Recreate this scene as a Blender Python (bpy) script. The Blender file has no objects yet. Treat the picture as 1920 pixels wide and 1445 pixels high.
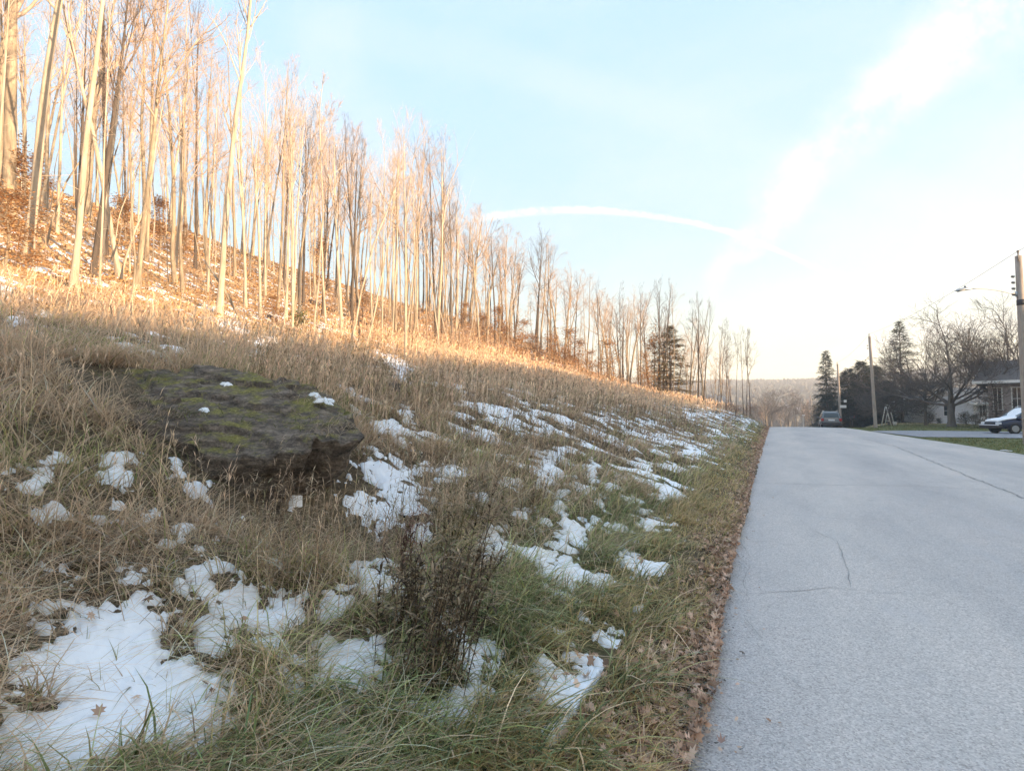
import bpy, math, random
import numpy as np
from mathutils import Vector, Matrix
random.seed(7); RNG = np.random.default_rng(11)
R = math.radians
S = bpy.context.scene
COL = S.collection

# ------------------------------------------------------------------ camera
CAMZ = 1.5; YAW = R(25.64); PITCH = R(2.83); FPX = 1000.0
cam = bpy.data.cameras.new("camera"); cam_o = bpy.data.objects.new("camera", cam); COL.objects.link(cam_o)
cam.sensor_width = 36; cam.lens = 18.75; cam.clip_start = .05; cam.clip_end = 6000
cam_o.location = (0, 0, CAMZ); cam_o.rotation_euler = (R(90) + PITCH, 0, YAW)
S.camera = cam_o
# ------------------------------------------------------------------ light
SUN_AZ = R(97); SUN_EL = R(7.0)
SUN_STR = 2.95; SKY_STR = 0.15; EXPO = 3.06
S.view_settings.view_transform = 'Standard'; S.view_settings.look = 'None'
S.view_settings.exposure = EXPO; S.view_settings.gamma = 1
S.cycles.max_bounces = 6; S.cycles.diffuse_bounces = 3; S.cycles.glossy_bounces = 2
S.cycles.transparent_max_bounces = 6; S.cycles.volume_bounces = 1
sl = bpy.data.lights.new("sun", 'SUN'); sl.energy = SUN_STR; sl.angle = R(.6); sl.color = (1, .70, .42)
so = bpy.data.objects.new("sun", sl); COL.objects.link(so)
sdir = Vector((math.sin(SUN_AZ) * math.cos(SUN_EL), math.cos(SUN_AZ) * math.cos(SUN_EL), math.sin(SUN_EL)))
so.rotation_euler = sdir.to_track_quat('Z', 'Y').to_euler(); so.location = (40, -5, 30)

# pixel (1920x1445 photograph) -> direction; helpers for measuring places
F0 = np.array([-math.sin(YAW) * math.cos(PITCH), math.cos(YAW) * math.cos(PITCH), math.sin(PITCH)])
R0 = np.array([math.cos(YAW), math.sin(YAW), 0.0]); U0 = np.cross(R0, F0)
def pdir(px, py): return F0 + R0 * (px - 960) / FPX + U0 * (722.5 - py) / FPX
def at(px, py, t):
    return np.array([0, 0, CAMZ]) + pdir(px, py) * t
def proj(x, y, z):
    v = np.stack([x, y, z - CAMZ], -1); f = v @ F0; f = np.where(f < .05, .05, f)
    return 960 + FPX * (v @ R0) / f, 722.5 - FPX * (v @ U0) / f, v @ F0

# ------------------------------------------------------------------ numeric noise
def _h(i, j, s):
    n = (i.astype(np.int64) * 374761393 + j.astype(np.int64) * 668265263 + s * 1442695041) & 0xffffffff
    n = ((n ^ (n >> 13)) * 1274126177) & 0xffffffff
    return ((n ^ (n >> 16)) & 0xffff) / 65535.0
def vn(x, y, s=0):
    x = np.asarray(x, float); y = np.asarray(y, float)
    i = np.floor(x); j = np.floor(y); u = x - i; v = y - j
    u = u * u * (3 - 2 * u); v = v * v * (3 - 2 * v)
    a = _h(i, j, s); b = _h(i + 1, j, s); c = _h(i, j + 1, s); d = _h(i + 1, j + 1, s)
    return (a + (b - a) * u) * (1 - v) + (c + (d - c) * u) * v
def fbm(x, y, s=0, o=4):
    r = 0; a = .5; t = 0
    for k in range(o):
        r = r + a * vn(x * 2 ** k + 17.3 * k, y * 2 ** k - 9.1 * k, s + k); t += a; a *= .5
    return r / t
def sst(a, b, x):
    a = np.asarray(a, float); t = np.clip((np.asarray(x, float) - a) / (b - a), 0, 1); return t * t * (3 - 2 * t)

# ------------------------------------------------------------------ terrain
def xleft(y): return -.355 + .355 * sst(5, 65, y)
def xright(y): return 8.2 - 1.3 * sst(20, 62, y)
_zy = [-200, 56, 64, 75, 100, 150, 200, 300, 400, 500, 700, 900, 1000, 1400, 3000]
_zz = [0, 0, -.10, -.55, -2.6, -6.5, -10, -14, -11, -1, 21, 40, 46, 35, 30]
_ys = np.arange(-200, 3000, 2.0); _zs = np.interp(_ys, _zy, _zz)
_zs = np.convolve(np.pad(_zs, 3, mode='edge'), np.ones(7) / 7, 'valid')
def z0(x, y):
    sh = 32 * sst(9, 16, x)
    w = 1 - sst(250, 400, y)
    z = np.interp(y - sh * w, _ys, _zs)
    ridge = sst(500, 1000, y) * np.clip((x - 100) / 300, 0, 1) * 30
    return z + ridge + sst(350, 900, y) * 7 * (fbm(np.asarray(x) / 120, np.asarray(y) / 160, 5, 3) - .5)
PD = [0, .6, 1, 2, 3.5, 5, 6.5, 9, 13, 17, 25, 40, 60, 80, 110, 150, 400]
PZ = [0, .03, .1, .4, .85, 1.38, 1.92, 2.6, 3.6, 4.75, 7.6, 13.6, 22, 30, 38, 42, 50]
QD = [0, .5, 1, 3, 7, 12, 18, 30, 60, 100, 400]
QZ = [0, .12, .5, 1.45, 2.35, 3.3, 5.4, 11, 21, 30, 40]
def terrain(x, y, r=None):
    x = np.asarray(x, float); y = np.asarray(y, float)
    if r is None: r = np.hypot(x, y)
    base = z0(x, y)
    d = np.maximum(0, xleft(y) - x)
    P = np.interp(d, PD, PZ); Q = np.interp(d, QD, QZ)
    w = sst(22, 58, y)
    G = 1 - .985 * sst(66, 165, y); Gb = 1 - sst(74, 120, y)
    back = 1 - .6 * sst(-10, -120, y)
    hill = (P * (1 - w) + Q * w) * np.where(d < 10, np.maximum(G, Gb), G) * back
    # gentle fold so the slope is not a plane
    hill = hill + sst(14, 40, d) * G * 2.2 * (fbm(x / 22, y / 22, 3, 3) - .5)
    e = sst(.35, 2.2, d)
    mic = e * (.17 * (fbm(x / 1.7, y / 1.7, 21, 3) - .5) + .17 * (fbm(x / .42, y / .42, 31, 2) - .5) * (1 - sst(12, 30, r)))
    z = base + hill + mic
    for sx_, sy_ in SCOOP: z = z - .33 * np.exp(-((x - sx_) ** 2 + (y - sy_) ** 2) / .16)
    # verge lip and the bed under the road
    inroad = (x > xleft(y) + .05) & (x < xright(y) - .05)
    z = z - .012 - .075 * sst(.0, .3, np.minimum(x - xleft(y), xright(y) - x) + .02)
    z = z + .05 * sst(.02, .25, d) * (1 - sst(40, 80, y))
    # right side: lawn, then an unseen ridge added to shade road and lower bank
    e2 = np.maximum(0, x - xright(y))
    z = z + .03 * sst(0, .5, e2) + .05 * sst(.5, 4, e2) * (fbm(x / 3, y / 3, 8, 2) - .2)
    rise = sst(44, 74, x) * (1 - sst(76, 140, y)) * (1 - sst(-90, -160, y))
    z = z + rise * (12.8 + 6.5 * (fbm(y / 18, x / 40, 77, 3) - .5))
    return z
SCOOP = [tuple(at(px_, py_, t_)[:2]) for px_, py_, t_ in ((490, 890, 4.15), (570, 900, 4.2), (650, 890, 4.35))]
def T1(x, y): return float(terrain(np.array([x]), np.array([y]))[0])
def hit(px, py, far=200.0):
    """where the sight line through a photo pixel meets the ground"""
    t = 1.2 * (far / 1.2) ** (np.arange(1500) / 1499)
    p = np.array([0, 0, CAMZ])[None] + pdir(px, py)[None] * t[:, None]
    under = p[:, 2] < terrain(p[:, 0], p[:, 1])
    k = np.argmax(under) if under.any() else len(t) - 1
    return p[k], t[k]

# ------------------------------------------------------------------ material helpers
def mat(name, col=(.5, .5, .5), rough=.85, metal=0, spec=.3):
    m = bpy.data.materials.new(name); m.use_nodes = True
    b = m.node_tree.nodes["Principled BSDF"]
    b.inputs["Base Color"].default_value = (*col, 1); b.inputs["Roughness"].default_value = rough
    b.inputs["Metallic"].default_value = metal; b.inputs["Specular IOR Level"].default_value = spec
    return m
class NG:
    def __init__(s, nt): s.nt = nt
    def n(s, t, **k):
        nd = s.nt.nodes.new(t)
        ins = k.pop('ins', {})
        for a, v in k.items(): setattr(nd, a, v)
        for a, v in ins.items(): s.put(nd.inputs[a], v)
        return nd
    def put(s, sock, v):
        if isinstance(v, bpy.types.NodeSocket): s.nt.links.new(v, sock)
        else: sock.default_value = v
    def math(s, op, a, b=0.0, clamp=False):
        nd = s.n('ShaderNodeMath', operation=op, use_clamp=clamp); s.put(nd.inputs[0], a); s.put(nd.inputs[1], b); return nd.outputs[0]
    def noise(s, vec, scale, detail=4, rough=.55, dist=0, out=0):
        nd = s.n('ShaderNodeTexNoise', ins={'Scale': scale, 'Detail': detail, 'Roughness': rough, 'Distortion': dist})
        if vec is not None: s.put(nd.inputs['Vector'], vec)
        return nd.outputs[out]
    def ramp(s, f, stops, interp='LINEAR'):
        nd = s.n('ShaderNodeValToRGB'); s.put(nd.inputs[0], f); cr = nd.color_ramp; cr.interpolation = interp
        while len(cr.elements) < len(stops): cr.elements.new(.5)
        for e, (p, c) in zip(cr.elements, stops): e.position = p; e.color = (*c, 1) if len(c) == 3 else c
        return nd.outputs[0]
    def mix(s, f, a, b, blend='MIX'):
        nd = s.n('ShaderNodeMix', data_type='RGBA', blend_type=blend)
        s.put(nd.inputs[0], f)
        for i, v in ((6, a), (7, b)):
            s.put(nd.inputs[i], (*v, 1) if isinstance(v, tuple) and len(v) == 3 else v)
        return nd.outputs[2]
    def mapr(s, v, a, b, c=0., d=1., smooth=True):
        nd = s.n('ShaderNodeMapRange', interpolation_type='SMOOTHSTEP' if smooth else 'LINEAR')
        for i, q in enumerate((v, a, b, c, d)): s.put(nd.inputs[i], q)
        return nd.outputs[0]
    def vscale(s, vec, sc):
        nd = s.n('ShaderNodeMapping'); s.put(nd.inputs[0], vec); nd.inputs['Scale'].default_value = sc; return nd.outputs[0]
    def bump(s, h, strength=.5, dist=.01):
        nd = s.n('ShaderNodeBump', ins={'Strength': strength, 'Distance': dist}); s.put(nd.inputs['Height'], h); return nd.outputs[0]
def nmat(name, rough=.9, spec=.2):
    m = mat(name, rough=rough, spec=spec); g = NG(m.node_tree); b = m.node_tree.nodes["Principled BSDF"]
    tc = g.n('ShaderNodeTexCoord').outputs['Object']
    return m, g, b, tc
def noisy(name, c1, c2, scale=3, rough=.9, spec=.2, sc3=(1, 1, 1), detail=4, bump=0, lo=.35, hi=.65):
    m, g, b, tc = nmat(name, rough, spec)
    v = g.vscale(tc, sc3); f = g.noise(v, scale, detail, .6)
    g.put(b.inputs['Base Color'], g.ramp(f, [(lo, c1), (hi, c2)]))
    if bump: g.put(b.inputs['Normal'], g.bump(f, bump, .02))
    return m
def attr_mat(name, rough=.75, spec=.15, trans=0.0):
    """base colour comes from each blade's / leaf's own colour attribute"""
    m = mat(name, rough=rough, spec=spec); nt = m.node_tree; g = NG(nt); b = nt.nodes["Principled BSDF"]
    a = g.n('ShaderNodeAttribute', attribute_name='Col')
    g.put(b.inputs['Base Color'], a.outputs['Color'])
    if trans:
        tr = g.n('ShaderNodeBsdfTranslucent'); g.put(tr.inputs[0], a.outputs['Color'])
        mx = g.n('ShaderNodeMixShader'); mx.inputs[0].default_value = trans
        nt.links.new(b.outputs[0], mx.inputs[1]); nt.links.new(tr.outputs[0], mx.inputs[2])
        nt.links.new(mx.outputs[0], nt.nodes['Material Output'].inputs[0])
    return m

# ------------------------------------------------------------------ world: sky + cirrus + contrails
W = bpy.data.worlds.new("World"); S.world = W; W.use_nodes = True
wt = W.node_tree; g = NG(wt); bg = wt.nodes["Background"]
sky = g.n('ShaderNodeTexSky'); sky.sky_type = 'NISHITA'; sky.sun_disc = False
sky.sun_elevation = SUN_EL; sky.sun_rotation = SUN_AZ; sky.altitude = 200; sky.air_density = 1.1; sky.dust_density = 1.2; sky.ozone_density = 1.6
wv = g.n('ShaderNodeTexCoord').outputs['Generated']
def dotn(vec, d):
    nd = g.n('ShaderNodeVectorMath', operation='DOT_PRODUCT'); g.put(nd.inputs[0], vec); nd.inputs[1].default_value = tuple(float(q) for q in d)
    return nd.outputs['Value']
def unit(v): v = np.asarray(v, float); return v / np.linalg.norm(v)
def band(pts, w0, w1, warp, ends=None):
    """soft band along a circle on the sky sphere through three directions"""
    a, b, c = [unit(pdir(*p)) for p in pts]
    nn = unit(np.cross(b - a, c - a)); cc = float(nn @ a)
    ax = unit(c - a); lo = float(ax @ a); hi = float(ax @ c)
    dist = g.math('ABSOLUTE', g.math('SUBTRACT', g.math('ADD', dotn(wv, nn), warp), cc))
    along = g.mapr(dotn(wv, ax), lo, hi, 0, 1, False)
    wd = g.mapr(along, 0, 1, w0, w1, False)
    q = g.math('DIVIDE', dist, wd)
    return g.mapr(q, .2, 1.0, 1, 0), dotn(wv, ax), lo, hi
n_f = g.noise(wv, 55, 6, .75); n_m = g.noise(wv, 7, 4, .6); n_l = g.noise(wv, 2.2, 3, .5)
warp1 = g.math('MULTIPLY', g.math('SUBTRACT', n_f, .5), .012)
b1, al, lo, hi = band([(880, 413), (1130, 396), (1372, 436)], .0075, .0045, warp1)
m1 = g.math('MULTIPLY', b1, g.mapr(al, lo - .02, lo + .05, 0, 1))
m1 = g.math('MULTIPLY', m1, g.mapr(al, hi - .01, hi + .01, 1, 0))
m1 = g.math('MULTIPLY', m1, g.mapr(n_f, .38, .55, .25, 1))
b1b, al, lo, hi = band([(1362, 432), (1450, 466), (1590, 528)], .0055, .0028, warp1)
m1b = g.math('MULTIPLY', g.math('MULTIPLY', b1b, g.mapr(al, lo - .01, lo + .01, 0, 1)), g.mapr(al, hi - .05, hi, .7, 0))
warp2 = g.math('MULTIPLY', g.math('SUBTRACT', n_m, .5), .09)
b2, al, lo, hi = band([(1330, 540), (1440, 400), (1800, 60)], .018, .07, warp2)
m2 = g.math('MULTIPLY', b2, g.mapr(al, lo - .06, lo + .10, 0, 1))
m2 = g.math('MULTIPLY', m2, g.mapr(g.noise(wv, 12, 7, .75), .36, .62, .15, .95))
def streaks(pts, w0, w1, amt, fe=.06):
    b, al, lo, hi = band(pts, w0, w1, g.math('MULTIPLY', warp2, .35))
    return g.math('MULTIPLY', g.math('MULTIPLY', b, g.mapr(al, lo - fe, lo + fe, 0, 1)), g.mapr(al, hi - fe, hi + .2, amt, amt * .6))
m3 = streaks([(1440, 600), (1640, 560), (1920, 470)], .015, .045, .35)
m4 = streaks([(1500, 440), (1700, 420), (1920, 330)], .02, .035, .2)
m5 = streaks([(1560, 660), (1650, 640), (1800, 615)], .01, .02, .45)
m6 = streaks([(560, 40), (800, 90), (1150, 180)], .05, .04, .15)
# high veil stretched along one direction
vm = g.n('ShaderNodeMapping'); g.put(vm.inputs[0], wv); vm.inputs['Rotation'].default_value = (0, 0, R(35)); vm.inputs['Scale'].default_value = (1.2, 5, 4)
veil = g.mapr(g.noise(vm.outputs[0], 1.6, 6, .58), .36, .76, .04, .55)
rightw = g.mapr(dotn(wv, unit(pdir(1700, 250))), .45, 1.0, .6, .4)
veil = g.math('MULTIPLY', veil, rightw)
cl = veil
for m_ in (m2, m3, m4, m5, m6):
    cl = g.math('ADD', cl, g.math('MULTIPLY', m_, g.math('SUBTRACT', 1.0, cl)))
cl = g.math('MULTIPLY', cl, .85)
for m_ in (m1, m1b): cl = g.math('ADD', cl, g.math('MULTIPLY', m_, g.math('MULTIPLY', 1.0, g.math('SUBTRACT', 1.0, cl))))
cl = g.math('MULTIPLY', cl, g.mapr(g.n('ShaderNodeSeparateXYZ', ins={0: wv}).outputs[2], .0, .12, 0, 1))
# soft shoulder on the very bright part of the sky round the sun
lum = g.n('ShaderNodeVectorMath', operation='DOT_PRODUCT'); g.put(lum.inputs[0], sky.outputs[0]); lum.inputs[1].default_value = (.3, .6, .1)
zup = g.n('ShaderNodeSeparateXYZ', ins={0: wv}).outputs[2]
lsc = g.math('MULTIPLY', g.mapr(zup, .0, .22, .80, .62), g.math('POWER', lum.outputs['Value'], -.92))
ls = g.n('ShaderNodeVectorMath', operation='SCALE'); g.put(ls.inputs[0], sky.outputs[0]); g.put(ls.inputs['Scale'], lsc)
tn = g.n('ShaderNodeVectorMath', operation='MULTIPLY'); g.put(tn.inputs[0], ls.outputs[0]); tn.inputs[1].default_value = (1.0, .99, .95)
shaped = tn.outputs[0]
skc = g.mix(cl, shaped, (.86, .87, .89))
g.put(bg.inputs[0], skc); bg.inputs[1].default_value = SKY_STR

# ------------------------------------------------------------------ mesh helpers
def mk_mesh(name, V, loops, starts, m=None, cols=None, smooth=False):
    me = bpy.data.meshes.new(name)
    me.vertices.add(len(V)); me.vertices.foreach_set('co', np.asarray(V, np.float32).ravel())
    me.loops.add(len(loops)); me.loops.foreach_set('vertex_index', np.asarray(loops, np.int32))
    me.polygons.add(len(starts)); me.polygons.foreach_set('loop_start', np.asarray(starts, np.int32))
    if smooth: me.polygons.foreach_set('use_smooth', np.ones(len(starts), bool))
    me.update(calc_edges=True)
    if cols is not None:
        a = me.attributes.new('Col', 'FLOAT_COLOR', 'POINT')
        c = np.ones((len(V), 4), np.float32); c[:, :3] = cols
        a.data.foreach_set('color', c.ravel())
    if m: me.materials.append(m)
    return me
def link(name, me, parent=None, label=None, cat=None, group=None, kind=None, loc=None):
    o = bpy.data.objects.new(name, me); COL.objects.link(o)
    if parent: o.parent = parent
    if loc is not None: o.location = loc
    for k, v in (('label', label), ('category', cat), ('group', group), ('kind', kind)):
        if v: o[k] = v
    return o
def empty(name, loc, label, cat, group=None, rz=0):
    o = link(name, None, None, label, cat, group, None, loc); o.rotation_euler.z = rz; o.empty_display_size = .2; return o
class MB:
    """collects boxes, tubes and polygons into one mesh"""
    def __init__(s): s.v = []; s.f = []
    def add(s, vs, fs):
        b = len(s.v); s.v += [tuple(map(float, q)) for q in vs]; s.f += [tuple(b + i for i in q) for q in fs]; return s
    def box(s, x0, x1, y0, y1, z0_, z1, tx=0, ty=0):
        vs = [(x0, y0, z0_), (x1, y0, z0_), (x1, y1, z0_), (x0, y1, z0_), (x0 + tx, y0 + ty, z1), (x1 - tx, y0 + ty, z1), (x1 - tx, y1 - ty, z1), (x0 + tx, y1 - ty, z1)]
        return s.add(vs, [(0, 3, 2, 1), (4, 5, 6, 7), (0, 1, 5, 4), (1, 2, 6, 5), (2, 3, 7, 6), (3, 0, 4, 7)])
    def tube(s, pts, rad, n=8, cap=True):
        pts = [np.asarray(p, float) for p in pts]
        if np.isscalar(rad): rad = [rad] * len(pts)
        b = len(s.v); u = None
        for i, p in enumerate(pts):
            d = pts[min(i + 1, len(pts) - 1)] - pts[max(i - 1, 0)]; d = d / (np.linalg.norm(d) + 1e-9)
            if u is None: u = np.cross(d, [0, 0, 1] if abs(d[2]) < .9 else [1, 0, 0])
            u = u - d * (u @ d); u /= np.linalg.norm(u) + 1e-9; w = np.cross(d, u)
            for k in range(n):
                a = 2 * math.pi * k / n; q = p + rad[i] * (math.cos(a) * u + math.sin(a) * w); s.v.append(tuple(q))
        for i in range(len(pts) - 1):
            for k in range(n):
                a = b + i * n + k; c = b + i * n + (k + 1) % n; s.f.append((a, c, c + n, a + n))
        if cap: s.f.append(tuple(b + k for k in range(n))[::-1]); s.f.append(tuple(b + (len(pts) - 1) * n + k for k in range(n)))
        return s
    def extr(s, poly, a, b, axis='y'):
        """extrude a 2D outline (in the plane across axis) from a to b"""
        def P(p, t): return (p[0], t, p[1]) if axis == 'y' else ((t, p[0], p[1]) if axis == 'x' else (p[0], p[1], t))
        n = len(poly); vs = [P(p, a) for p in poly] + [P(p, b) for p in poly]
        return s.add(vs, [tuple(range(n))[::-1], tuple(range(n, 2 * n))] + [(i, (i + 1) % n, (i + 1) % n + n, i + n) for i in range(n)])
    def mesh(s, name, m=None, smooth=False, bevel=0):
        me = bpy.data.meshes.new(name); me.from_pydata(s.v, [], s.f)
        if smooth: me.polygons.foreach_set('use_smooth', np.ones(len(me.polygons), bool))
        if m: me.materials.append(m)
        me.update(); return me
    def build(s, name, m, parent=None, smooth=False, bevel=0, **k):
        o = link(name, s.mesh(name, m, smooth), parent, **k)
        if bevel:
            md = o.modifiers.new('b', 'BEVEL'); md.width = bevel; md.segments = 2; md.limit_method = 'ANGLE'
        return o
def copy_thing(root, label=None, group=None):
    r = root.copy(); COL.objects.link(r)
    if label: r['label'] = label
    if group: r['group'] = group
    for ch in list(root.children):
        c = ch.copy(); COL.objects.link(c); c.parent = r
        for gch in list(ch.children):
            e = gch.copy(); COL.objects.link(e); e.parent = c
    return r

# ------------------------------------------------------------------ ground sheet (polar grid, fine towards the view)
def angs():
    fine = np.arange(-84, 24.001, .24); rest = np.arange(24 + 1.4, 360 - 84, 1.4)
    return np.radians(np.concatenate([fine, rest]))          # clockwise from +Y
rings = np.concatenate([.45 * (1650 / .45) ** (np.arange(600) / 599)])
AN = angs(); NA = len(AN); NR = len(rings)
gx = rings[:, None] * np.sin(AN)[None]; gy = rings[:, None] * np.cos(AN)[None]
gz = terrain(gx.ravel(), gy.ravel()).reshape(gx.shape)
V = np.stack([gx, gy, gz], -1).reshape(-1, 3)
i, j = np.meshgrid(np.arange(NR - 1), np.arange(NA), indexing='ij'); j2 = (j + 1) % NA
Q = np.stack([i * NA + j, (i + 1) * NA + j, (i + 1) * NA + j2, i * NA + j2], -1).reshape(-1, 4)
V = np.vstack([V, [[0, 0, T1(0, 0)]]])
cen = np.stack([np.full(NA, len(V) - 1), np.arange(NA), (np.arange(NA) + 1) % NA], -1)
loops = np.concatenate([Q[:, ::-1].ravel(), cen[:, ::-1].ravel()]); starts = np.concatenate([np.arange(len(Q)) * 4, len(Q) * 4 + np.arange(NA) * 3])
# zone weights: R forest floor, G green verge/lawn, B far hillside
X_, Y_ = V[:, 0], V[:, 1]; dd = np.maximum(0, xleft(Y_) - X_)
def front(y):   # distance of the wood's edge from the road
    return np.interp(y, [-60, 0, 14, 24, 36, 48, 57, 64, 72, 85, 100, 140], [20, 18.5, 15.5, 17, 21, 23, 21, 15, 9, 5, 3.5, 3])
zc = np.zeros((len(V), 3))
zc[:, 0] = sst(-5.5, -1, dd - front(Y_) + 3.5 * sst(22, 30, Y_) + 3 * (vn(X_ / 4, Y_ / 4, 61) - .5))
zc[:, 1] = np.maximum(1 - sst(.9, 2.4, dd + 1.2 * (vn(X_ / .8, Y_ / .8, 62) - .5)), 0) * np.where(X_ < 4, sst(.3, .9, dd) * .6, 1)
zc[:, 2] = sst(130, 220, np.hypot(X_, Y_))
gm, g, b, tc = nmat('ground_soil', .95, .1)
att = g.n('ShaderNodeAttribute', attribute_name='Col').outputs['Color']
sp = g.n('ShaderNodeSeparateColor', ins={0: att})
nA = g.noise(tc, 9, 6, .7); nB = g.noise(tc, 1.1, 5, .6); nC = g.noise(tc, 55, 3, .6); nF = g.noise(g.vscale(tc, (1, 1, 1)), 2.6, 6, .75)
thatch = g.ramp(g.math('ADD', g.math('MULTIPLY', nA, .6), g.math('MULTIPLY', nC, .4)), [(.3, (.03, .025, .018)), (.5, (.11, .085, .055)), (.68, (.28, .21, .135))])
lawn = g.ramp(g.math('ADD', g.math('MULTIPLY', nB, .5), g.math('MULTIPLY', nC, .5)), [(.3, (.05, .06, .025)), (.5, (.12, .135, .05)), (.68, (.22, .2, .10))])
leafy = g.ramp(g.math('ADD', g.math('MULTIPLY', nF, .5), g.math('MULTIPLY', nC, .5)), [(.35, (.26, .17, .085)), (.5, (.54, .37, .21)), (.62, (.64, .48, .31)), (.72, (.68, .56, .40))])
farc = g.ramp(g.noise(tc, .03, 6, .7), [(.35, (.05, .055, .04)), (.5, (.11, .1, .075)), (.65, (.17, .15, .11))])
c = g.mix(sp.outputs[1], thatch, lawn); c = g.mix(sp.outputs[0], c, leafy); c = g.mix(sp.outputs[2], c, farc)
g.put(b.inputs['Base Color'], c); g.put(b.inputs['Normal'], g.bump(nA, .7, .04))
link('ground', mk_mesh('ground', V, loops, starts, gm, zc, True), kind='structure')

# ------------------------------------------------------------------ road
def z_road(x, y): return z0(np.minimum(x, 8.5), y) + .012 + .05 * np.sin(np.clip((x - xleft(y)) / (xright(y) - xleft(y)), 0, 1) * math.pi)
yr = np.concatenate([np.arange(-30, 12, .06), np.arange(12, 40, .2), np.arange(40, 120, .8), np.arange(120, 330, 4)])
nx = 26; u = np.linspace(0, 1, nx)
wob = .09 * (fbm(yr / .4, yr * 0, 91, 5) - .5) + .14 * (fbm(yr / 3, yr * 0, 92, 2) - .5)
Xr = (xleft(yr) + wob)[:, None] * (1 - u) + (xright(yr) + .2 * (fbm(yr / 2, yr * 0, 93, 2) - .5))[:, None] * u
Yr = np.repeat(yr[:, None], nx, 1); Zr = z_road(Xr, Yr)
Zr[:, 0] -= .03; Zr[:, -1] -= .03
i, j = np.meshgrid(np.arange(len(yr) - 1), np.arange(nx - 1), indexing='ij')
Q = np.stack([i * nx + j, i * nx + j + 1, (i + 1) * nx + j + 1, (i + 1) * nx + j], -1).reshape(-1, 4)
rm, g, b, tc = nmat('worn_asphalt', .85, .35)
vo = g.n('ShaderNodeTexVoronoi', feature='F1', ins={'Scale': 120.0}); g.put(vo.inputs['Vector'], tc)
vc = g.n('ShaderNodeSeparateColor', ins={0: vo.outputs['Color']}).outputs[0]
agg = g.ramp(g.math('ADD', g.math('MULTIPLY', vc, .75), g.math('MULTIPLY', g.noise(tc, 260, 2, .5), .25)), [(.08, (.33, .305, .285)), (.3, (.475, .445, .42)), (.6, (.555, .52, .49)), (.92, (.70, .655, .615))])
dk = g.mapr(vo.outputs['Distance'], .005, .012, 1, .0)
big = g.ramp(g.noise(g.vscale(tc, (1, .22, 1)), .9, 6, .65), [(.3, (.80, .81, .84)), (.5, (.96, .96, .97)), (.7, (1.10, 1.07, 1.06))])
stn = g.mapr(g.noise(tc, 2.3, 6, .75), .54, .72, 0, .6)
wv_ = g.n('ShaderNodeTexWave', wave_type='BANDS', bands_direction='X', ins={'Scale': .105, 'Distortion': .6, 'Detail': 2.0, 'Phase Offset': 1.2}); g.put(wv_.inputs['Vector'], tc)
big = g.mix(1.0, big, g.ramp(wv_.outputs[0], [(.0, (.93, .93, .94)), (1, (1.05, 1.04, 1.03))]), 'MULTIPLY')
big = g.mix(stn, big, (.74, .73, .74))
c = g.mix(1.0, agg, big, 'MULTIPLY')
pale = g.mapr(g.noise(g.vscale(tc, (1.3, .5, 1)), 1.3, 5, .65), .56, .72, 0, .35)
c = g.mix(pale, c, (.5, .49, .5))
g.put(b.inputs['Base Color'], c); g.put(b.inputs['Normal'], g.bump(vo.outputs['Distance'], .5, .006))
link('road', mk_mesh('road', np.stack([Xr, Yr, Zr], -1).reshape(-1, 3), Q.ravel(), np.arange(len(Q)) * 4, rm, None, True), kind='structure')
tar = noisy('crack_tar', (.22, .215, .21), (.38, .365, .355), 30)
def strip(name, pts, w, wn=.4, step=.05):
    """a thin crack lying on the road along world points"""
    P = []
    for (a, b_) in zip(pts[:-1], pts[1:]):
        n = max(2, int(math.dist(a, b_) / step))
        for k in range(n): P.append((a[0] + (b_[0] - a[0]) * k / n, a[1] + (b_[1] - a[1]) * k / n))
    P = np.array(P + [pts[-1]]); s_ = np.arange(len(P)) * step
    d = np.gradient(P, axis=0); d /= np.linalg.norm(d, axis=1)[:, None] + 1e-9; nn = np.stack([-d[:, 1], d[:, 0]], 1)
    off = (fbm(s_ / .25, s_ * 0 + w * 99, 5, 4) - .5) * min(.14, .05 + w * 4)
    P = P + nn * off[:, None]
    ww = w * (.35 + wn + wn * 2 * (vn(s_ / .12, s_ * 0, 9) - .5)) * np.clip(np.minimum(s_, s_[-1] - s_) / .15 + .1, 0, 1)
    A = P + nn * ww[:, None]; B = P - nn * ww[:, None]
    VV = np.concatenate([np.c_[A, z_road(A[:, 0], A[:, 1]) + .005], np.c_[B, z_road(B[:, 0], B[:, 1]) + .005]]); n = len(P)
    q = np.stack([np.arange(n - 1), np.arange(1, n), n + np.arange(1, n), n + np.arange(n - 1)], 1)
    link(name, mk_mesh(name, VV, q.ravel(), np.arange(len(q)) * 4, tar), kind='structure')
def gp(px, py):
    t = (CAMZ - .04) / -pdir(px, py)[2]; p = pdir(px, py) * t; return (p[0], p[1])
strip('road_centre_seam', [(4.75, -20), (4.62, 0), gp(1920, 936), gp(1780, 880), gp(1680, 838), (4.0, 56), (3.8, 80)], .021, .5, .1)
strip('road_crack', [gp(1412, 903), gp(1560, 909), gp(1700, 912), gp(1890, 922)], .014)
strip('road_crack', [gp(1570, 1012), gp(1580, 1045), gp(1590, 1068), gp(1592, 1100)], .004)
strip('road_crack', [gp(1372, 1092), gp(1400, 1108), gp(1500, 1104), gp(1560, 1098), gp(1650, 1110), gp(1720, 1112)], .0035)
strip('road_crack', [gp(1392, 1145), gp(1412, 1172), gp(1440, 1200)], .004)
strip('road_crack', [gp(1480, 962), gp(1600, 974), gp(1740, 976)], .005)
strip('road_crack', [gp(1405, 1040), gp(1385, 1000), gp(1404, 960)], .004)
strip('road_crack', [gp(1470, 1255), gp(1500, 1280), gp(1560, 1310)], .003)
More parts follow.
